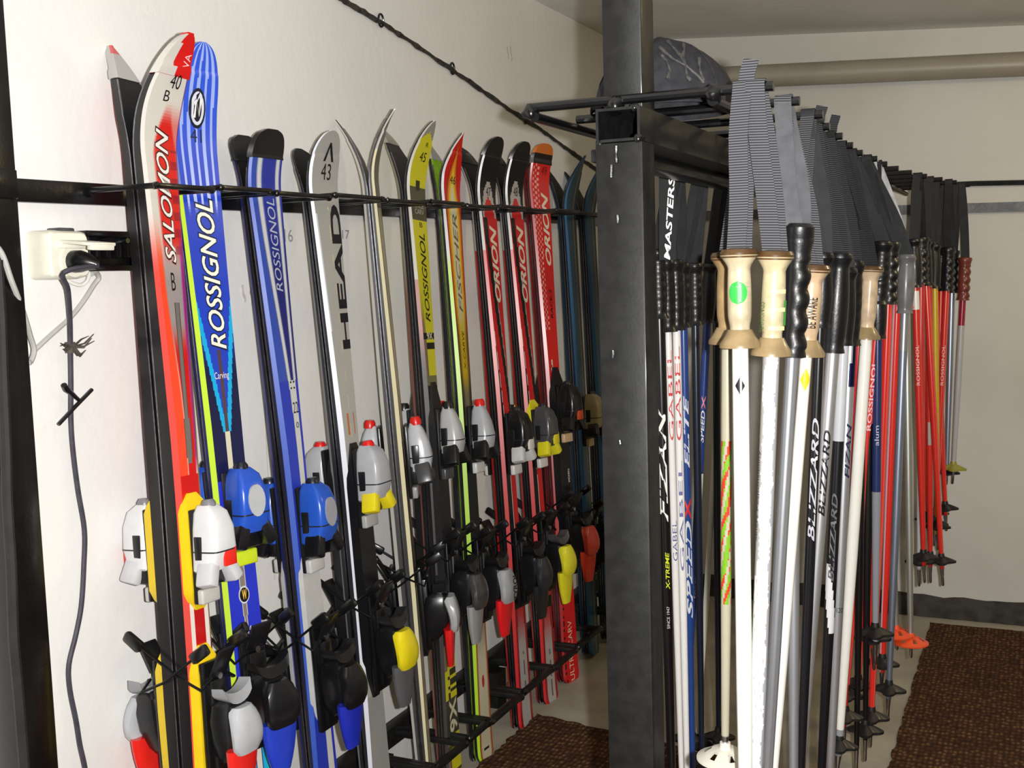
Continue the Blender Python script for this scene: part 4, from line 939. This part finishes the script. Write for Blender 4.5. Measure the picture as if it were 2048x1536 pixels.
make_pole('glossy black pole with silver letters ending ZARD, under a black grip', (1646, 516), (1612, 1300), 2.0, r=.0092, col=(20, 20, 24), grip='smooth', strap=(40, 40, 42), hook=1.96, glen=.12, texts=(('BLIZZARD', 1080, 835, 0, .011, (190, 190, 196), dict(shear=.3, bold=.02)),))
d8 = make_pole('silver pole lettered BLIZZARD with patterned black grip', (1680, 516), (1604, 1500), 2.05, metal=True, gs=1.3, tail=.028, r=.0118, col=(214, 214, 216), grip='smooth', strap=(44, 44, 46), ribs=True, sw=.026, hook=2.14, glen=.167, texts=(('BLIZZARD', 1030, 858, 8, .0115, (22, 22, 26), dict(shear=.3, bold=.025)),))
for k in range(9): # wavy relief on the grip
    b = MB(); z = d8['L']-.045-.009*k; b.tube([(.0172*math.cos(t), .0172*math.sin(t), z+.002*math.sin(t*9)) for t in np.linspace(-.1, .95, 9)], .0009, 5); b.build('grip_wave', M_RUB, d8['G'])
def swoosh(g_, a_):
    if g_ < 880: return (190, 192, 196)
    k = (g_-1195)/70.; return (214, 214, 216) if abs(k) < 1 and abs(a_-60*k+10) < 46 else (18, 18, 22)
make_pole('silver and black pole with white swoosh low down, beside the BLIZZARD pole', (1694, 545), (1645, 1500), 2.16, res=2, r=.0105, col=swoosh, grip='smooth', strap=(34, 34, 36), hook=2.14, texts=(('BLIZZARD', 1160, 985, -6, .010, (96, 96, 100), dict(shear=.3, bold=.02)),))
make_pole('silver pole lettered FIZAN with ringed black grip', (1708, 530), (1662, 1500), 2.30, metal=True, tail=.032, r=.0117, col=lambda g_, a_: (30, 36, 76) if g_ < 770 and a_ > 10+(770-g_)*.1 else (208, 210, 214), grip='ribbed', strap=(40, 40, 42), ribs=True, hook=2.32, glen=.158, texts=(('FIZAN', 955, 845, 28, .010, (34, 36, 70), dict(shear=.25, bold=.02)), ('120', 1222, 1212, 20, .012, (30, 30, 34), dict(across=True)),))
make_pole('white pole with pale peach grip and bare metal end, beside the red poles', (1742, 540), (1684, 1400), 2.55, r=.0128, col=lambda g_, a_: (240, 238, 230) if g_ < 1452 else (150, 150, 154), grip='flared', gcol=(210, 184, 152), strap=(36, 36, 38), ribs=True, hook=2.5, glen=.146)
make_pole('glossy black pole left of the black-basket red poles', (1728, 560), (1713, 1500), 2.66, r=.0092, col=(14, 14, 16), grip='smooth', hook=2.32, basket=None)
make_pole('glossy black pole directly behind the white peach-gripped pole', (1742, 560), (1730, 1500), 2.72, r=.0088, col=(14, 14, 16), grip='smooth', hook=2.5, basket=(20, 20, 22))
make_pole('thin crimson pole ending low beside the white peach-gripped pole', (1722, 560), (1687, 1497), 2.62, tip=True, r=.0080, col=(196, 30, 48), grip='smooth', hook=2.32)
# --- red poles and their neighbours further back
XP = ('x', 1.17)
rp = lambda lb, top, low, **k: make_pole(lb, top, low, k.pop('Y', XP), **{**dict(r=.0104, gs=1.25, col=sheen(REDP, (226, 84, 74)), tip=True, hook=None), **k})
rp('red pole with pale pink lettering, leftmost of the red bunch', (1766, 490), (1705, 1230), Y=2.72, tip=False, grip='ribbed', texts=(('ROSSIGNOL', 860, 720, 10, .009, (238, 190, 196), dict(bold=.02)),))
rp('red pole lettered ROSSIGNOL in white', (1776, 490), (1725, 1230), Y=2.80, tip=False, grip='ribbed', texts=(('ROSSIGNOL', 888, 768, 0, .009, (236, 224, 206), dict(bold=.02)),))
rp('long plain red pole whose bare tip hangs lowest of the red ones', (1781, 492), (1740, 1495), Y=2.76, grip='finger')
rp('red pole with big black basket leaning right, grip hidden behind the peach grip', (1720, 562), (1748, 1340), Y=2.75, grip='smooth')
rp('worn pinkish red pole with white and black finger grip', (1799, 494), (1762, 1385), Y=2.95, grip='finger', gcol=(214, 212, 206), col=lambda g_, a_: (226, 178, 190) if a_ < -20 else REDP)
rp('dark blue pole squeezed between the red poles', (1756, 560), (1750, 1330), Y=2.72, col=lambda g_, a_: (36, 48, 96) if g_ < 980 else (140, 142, 150), grip='smooth', texts=(('alum', 890, 850, 0, .009, (190, 194, 206)),))
rp('silver blue pole with grey grip, small black basket low down', (1814, 516), (1775, 1438), Y=2.92, metal=True, col=lambda g_, a_: (160, 172, 192) if g_ > 700 else (180, 184, 190), grip='smooth', gcol=(112, 112, 114))
rp('silver pole with orange grip and orange basket, right one of two', (1811, 514), (1822, 1316), Y=3.12, metal=True, col=(196, 198, 190), grip='smooth', gcol=(232, 92, 28), strap=(196, 196, 198), basket=(232, 84, 40), bstyle='holes', btz=.05)
rp('silver pole with orange basket, left one of two', (1766, 520), (1794, 1300), Y=3.12, metal=True, col=(196, 196, 184), grip='ribbed', basket=(228, 78, 36), bstyle='holes', btz=.05)
rp('red pole with white band right of the orange grip', (1828, 484), (1849, 1166), Y=3.55, grip='smooth', col=lambda g_, a_: (228, 226, 220) if 585 < g_ < 615 else REDP, texts=(('ROSSIGNOL', 770, 690, 0, .009, (234, 206, 200)),))
rp('chrome pole standing among the far red poles', (1843, 480), (1838, 1173), Y=3.65, col=lambda g_, a_: (190, 190, 194) if g_ > 880 else (196, 52, 50), grip='finger', gcol=(16, 16, 18))
rp('red pole leaning right with three-lobed basket by the back wall', (1848, 484), (1886, 1172), Y=3.70, grip='ribbed')
rp('red pole with worn silver patch at mid height', (1857, 488), (1861, 1166), Y=3.78, grip='smooth', col=lambda g_, a_: (176, 170, 168) if 840 < g_ < 890 and a_ > -30 else REDP)
rp('red pole behind the chrome one', (1836, 486), (1858, 1084), Y=3.95, grip='smooth')
rp('yellow pole hidden among the far red poles', (1869, 494), (1875, 1100), Y=3.95, col=(206, 168, 34), grip='smooth')
rp('red pole lettered ROSSIGNOL near the far end of the rack', (1897, 500), (1868, 1092), Y=4.02, grip='finger', texts=(('ROSSIGNOL', 770, 690, 0, .009, (232, 200, 196)),))
rp('red pole leaning right near the far end of the rack', (1866, 500), (1893, 1062), Y=4.08, grip='smooth')
rp('red pole with silver scrape near the far end of the rack', (1884, 502), (1871, 1070), Y=4.10, grip='ribbed', col=lambda g_, a_: (178, 172, 168) if 850 < g_ < 920 and a_ > 0 else REDP)
rp('blue silver pole with short tip near the far end', (1906, 506), (1893, 970), Y=4.12, metal=True, col=(170, 180, 196), grip='finger', basket=(30, 30, 40), btz=.05)
rp('chrome pole with brown red grip, last on the rack', (1930, 520), (1905, 968), Y=4.10, col=lambda g_, a_: (150, 26, 50) if g_ < 650 else (176, 178, 182), grip='finger', gcol=(116, 52, 40), basket=(150, 150, 60), btz=.06, sw=.02)
# --- poles on the far side of the rack, seen right of the post
LX = ('x', .80)
lp = lambda lb, top, low, **k: make_pole(lb, top, low, k.pop('Y', LX), **{**dict(r=.0090, left=True, L=1.28, sw=.021), **k})
SHN = dict(shear=.3, bold=.03)
lp('black pole lettered FIZAN and X-TREME beside the black post', (1315, 508), (1342, 1500), r=.0122, col=(12, 12, 14), grip='ribbed', texts=(('FIZAN', 1042, 812, -6, .017, (232, 230, 224), SHN), ('X-TREME', 1176, 1102, 14, .008, (206, 214, 40), dict(shear=.2, bold=.02)), ('SINCE 1947', 1254, 1210, 10, .006, (200, 200, 200))))
dM = lp('white pole with red lettering GABEL, left of two under the MASTERS strap', (1332, 528), (1360, 1450), r=.0080, col=(230, 229, 226), grip='ribbed', glen=.145, texts=(('GABEL', 880, 700, 10, .009, (200, 70, 70)), ('GABEL', 1120, 1040, 10, .009, (90, 90, 150))), twist=0)
lp('white pole with red lettering GABEL, right of two under the MASTERS strap', (1350, 528), (1373, 1500), r=.0092, col=(236, 235, 232), grip='ribbed', glen=.145, texts=(('GABEL', 880, 692, 0, .011, (206, 60, 66)), ('GABEL', 1140, 920, 5, .008, (110, 110, 160))), twist=0)
lp('blue pole lettered SPEEDX in large white letters', (1364, 534), (1380, 1300), r=.0096, col=lambda g_, a_: (32, 64, 132), grip='ribbed', texts=(('ELITE', 935, 790, 14, .011, (206, 210, 220), SHN), ('SPEED', 1235, 1040, 14, .014, (206, 210, 218), SHN), ('X', 1038, 995, 10, .014, (206, 36, 44), dict(bold=.04))))
lp('dark navy pole between the two blue poles', (1389, 534), (1402, 1400), r=.0092, col=(18, 26, 44), grip='ribbed')
lp('blue pole lettered SPEEDX leaning left', (1420, 534), (1372, 1480), r=.0098, col=lambda g_, a_: (226, 226, 222) if 940 < g_ < 1030 and a_ > -40+(g_-940)*.6 else ((20, 30, 62) if g_ > 1330 else (30, 60, 128)), grip='smooth', texts=(('SPEED', 884, 820, 6, .009, (222, 224, 228), dict(shear=.2, bold=.02)), ('X', 818, 790, 6, .009, (226, 130, 140), dict(bold=.02)), ('team series', 1195, 1090, 20, .006, (190, 190, 200))))
lp('dark navy pole right of the blue poles with scratched paint', (1432, 536), (1437, 1450), r=.0092, col=(16, 28, 44), grip='smooth')
lp('plain white pole behind the blue poles', (1452, 560), (1397, 1450), Y=2.75, r=.0080, col=(224, 222, 206), grip='smooth')
# wide printed strap on the white poles
T0 = on(1345, 520, 0, .80); mst = [on(1335, py, 1, T0[1]-.17) for py in (520, 430, 350, 300)]
b = MB(); b.ribbon([V(p) for p in mst], (1, .25, 0), .034, .002); inv = dM['root'].matrix_world
bpy.context.view_layer.update(); inv = dM['root'].matrix_world.inverted()
for v in b.bm.verts: v.co = inv @ v.co
b.build('printed_strap', webbing((24, 24, 26), False), dM['root'])
p0 = on(1334, 520, 1, T0[1]-.1725); p1 = on(1344, 352, 1, T0[1]-.1725)
textmesh('strap_lettering', 'MASTERS', lambda x, y: tuple(inv @ (V(p0+(p1-p0)*x)+Vector((.012*(.5-y), .003*(.5-y)-.0004, 0)))), ink(WHITE), dM['root'], .2, .02)

# ------------------------------------------------------------------ socket, plug, wires and black bracket on the left wall
def wp(px, py, x=.0): return V(on(px, py, 0, x))
c0 = wp(98, 505); SO = tuple(c0)
so = thing('wall_socket', 'white surface-mounted wall socket with lifted lid beside the leftmost skis', 'socket', SO)
M_SOCK = plastic((226, 222, 206), .4)
yL, yR = wp(52, 500)[1], wp(138, 500)[1]; zT, zB = wp(95, 462)[2], wp(95, 560)[2]
b = MB(); secs = []
for x, k in ((.001, 1.0), (.03, 1.0), (.046, .94), (.05, .86)):
    w_, h_ = (yR-yL)*k, (zT-zB)*k; cy, cz = (yL+yR)/2, (zT+zB)/2
    secs.append([Vector((x, cy+p.x, cz+p.z)) for p in rrect(0, 0, w_, h_, 0, 7, 24)])
b.loft(secs); b.build('socket_box', M_SOCK, so, SO)
fy, fz = (yL+yR)/2+.004, (zT+zB)/2-.012
b = MB(); b.tube([(.046, fy, fz), (.053, fy, fz)], .026, 24); b.build('socket_face', M_SOCK, so, SO)
b = MB(); mt = Matrix.Translation((.082, fy+.004, fz+.030)) @ Matrix.Rotation(.10, 4, 'Y'); b.box((.068, .060, .006), mt, .002); b.box((.012, .050, .010), mt @ Matrix.Translation((.03, 0, -.005)), .002); b.build('spring_lid', M_SOCK, so, SO)
b = MB(); b.boxat((.045, fy-.03, fz+.022), (.056, fy+.03, fz+.034), .002); b.build('lid_hinge', M_SOCK, so, SO)
b = MB(); b.box((.03, .034, .008), Matrix.Translation((.026, fy+.002, zT)), .003); b.build('cable_gland', plastic((66, 66, 70)), so, SO)
# plug with its hanging flex
PO = (.062, fy, fz-.004)
pg = thing('power_plug', 'black plug in the wall socket with its long dark cord hanging down', 'plug', PO)
b = MB(); b.tube([(.054, fy, fz), (.070, fy, fz), (.084, fy+.004, fz-.002), (.096, fy+.010, fz-.007)], [.019, .0185, .014, .008], 16); b.build('plug_body', M_BPL, pg, PO)
pts = [Vector((.096, fy+.010, fz-.007))] + [wp(px, py, x) for px, py, x in ((128, 545, .085), (136, 580, .06), (140, 640, .03), (141, 700, .018), (142, 770, .014), (142, 840, .012), (146, 900, .012), (156, 980, .012), (169, 1060, .012), (168, 1130, .012), (163, 1210, .012), (152, 1270, .012), (138, 1330, .012), (140, 1380, .012), (152, 1440, .014), (160, 1490, .016), (170, 1536, .018), (178, 1600, .02))]
fine = []
for i in range(len(pts)-1):
    for k in range(5):
        t_ = k/5; p0, p1, p2, p3 = pts[max(i-1, 0)], pts[i], pts[i+1], pts[min(i+2, len(pts)-1)]
        fine.append(.5*((2*p1)+(-p0+p2)*t_+(2*p0-5*p1+4*p2-p3)*t_*t_+(-p0+3*p1-3*p2+p3)*t_**3))
fine.append(pts[-1]); last = fine[-1]; fine += [last+Vector((.01, .01, -.15)), Vector((.05, last.y+.05, .006)), Vector((.12, last.y-.2, .006))]
b = MB(); b.tube(fine, .0044, 8); b.build('power_cord', mat('grey_black_flex', (62, 60, 70), .5, var=.3, vscale=60), pg, PO)
# twig-like cable ties holding the cord
M_TAPE = mat('frayed_tape', (58, 52, 46), .9, rgb2=(86, 80, 70), vscale=80)
tie = thing('frayed_tape_tie', 'frayed dark tape tied around the hanging cord', 'tape', tuple(wp(142, 695, .016)))
og = tuple(wp(142, 695, .016))
b = MB(); b.tube([wp(140, 684, .016), wp(141, 706, .016)], .0085, 10); b.build('tape_wrap', M_TAPE, tie, og)
for (x1, y1, bend) in ((188, 668, 6), (184, 676, 10), (189, 682, 4), (178, 672, -3), (172, 700, 12), (164, 706, 8), (122, 686, 2), (122, 692, -4), (127, 698, 3)):
    a_ = wp(146 if x1 > 140 else 138, 694, .018); c_ = wp(x1, y1, .022+random.random()*.012); mid = a_.lerp(c_, .55)+Vector((0, 0, -.001*bend))
    b = MB(); b.tube([a_, mid, c_], [.0042 if y1 > 695 else .0022, .0030 if y1 > 695 else .0014, .0006], 6); b.build('tape_strand', M_TAPE, tie, og)
og = tuple(wp(142, 800, .014)); tw = thing('wire_twist', 'stiff dark wire twisted crosswise on the hanging cord', 'wire', og)
b = MB(); b.tube([wp(117, 849, .018), wp(150, 814, .020), wp(184, 779, .018)], .0034, 7); b.build('cross_wire', M_BPL, tw, og)
b = MB(); b.tube([wp(128, 770, .022), wp(132, 778, .018), wp(145, 788, .020), wp(158, 800, .020)], [.005, .0055, .004, .003], 8); b.build('wire_knot', M_BPL, tw, og)
# pale wires looping below
M_WW = mat('pale_grey_wire', (176, 174, 170), .5, var=.08, vscale=40)
og = tuple(wp(60, 720, .02))
def curve(name, label, cat, pxs, r, m_):
    P_ = [wp(*q) for q in pxs]; f_ = []
    for i in range(len(P_)-1):
        for k in range(6):
            t_ = k/6; p0, p1, p2, p3 = P_[max(i-1, 0)], P_[i], P_[i+1], P_[min(i+2, len(P_)-1)]
            f_.append(.5*((2*p1)+(-p0+p2)*t_+(2*p0-5*p1+4*p2-p3)*t_*t_+(-p0+3*p1-3*p2+p3)*t_**3))
    f_.append(P_[-1]); b = MB(); b.tube(f_, r, 8); o = b.build(name, m_, None); tag(o, label, cat); return o
curve('wire', 'pale grey wire dangling past the left post and ending in a fold', 'wire', ((-30, 470, .07), (2, 505, .072), (22, 560, .07), (45, 620, .05), (60, 670, .03), (68, 700, .024), (62, 722, .024), (56, 726, .028)), .0046, M_WW)
curve('wire', 'pale grey wire slanting up behind the hanging dark cord', 'wire', ((70, 700, .008), (100, 672, .008), (140, 636, .007), (166, 604, .008), (188, 570, .010), (198, 556, .014), (192, 545, .02), (184, 548, .022)), .0044, M_WW)
curve('wire', 'short white wire looping under the socket', 'wire', ((128, 556, .012), (145, 566, .014), (162, 570, .016), (174, 562, .018), (178, 548, .016), (176, 538, .01)), .0034, plastic((222, 220, 212)))
# black moulded bracket between socket and skis
yL, yR = wp(143, 505)[1], wp(262, 505)[1]; zT, zB = wp(200, 464)[2], wp(200, 543)[2]; og = (0.0, (yL+yR)/2, (zT+zB)/2)
br = thing('black_junction_box', 'black moulded plastic junction box with recessed clips beside the white socket', 'junction box', og)
cy, cz, hw_, hh_ = og[1], og[2], (yR-yL)/2, (zT-zB)/2
b = MB(); b.boxat((.001, cy-hw_, cz-hh_), (.012, cy+hw_, cz+hh_), .003); b.build('back_tray', M_BPL, br, og)
for (lo, hi, nm) in (((.012, cy-hw_, cz+hh_-.010), (.038, cy+hw_, cz+hh_), 'rim'), ((.012, cy-hw_, cz-hh_), (.038, cy+hw_, cz-hh_+.010), 'rim'), ((.012, cy-hw_, cz-hh_+.010), (.038, cy-hw_+.008, cz+hh_-.010), 'rim'), ((.012, cy+hw_-.008, cz-hh_+.010), (.038, cy+hw_, cz+hh_-.010), 'rim')):
    b = MB(); b.boxat(lo, hi, .002); b.build(nm, M_BPL, br, og)
for k in range(4):
    y = cy-hw_*.55+hw_*.36*k; b = MB(); b.boxat((.012, y-.006, cz-hh_*.35), (.030, y+.006, cz+hh_*.4), .003); b.build('clip', M_BPL, br, og)
for k in (0, 1):
    b = MB(); y = cy-hw_*.2+hw_*.7*k; b.tube([(.012, y, cz+hh_*.55), (.028, y, cz+hh_*.55)], .005, 10); b.build('screw_post', M_STEEL if k else M_BPL, br, og)
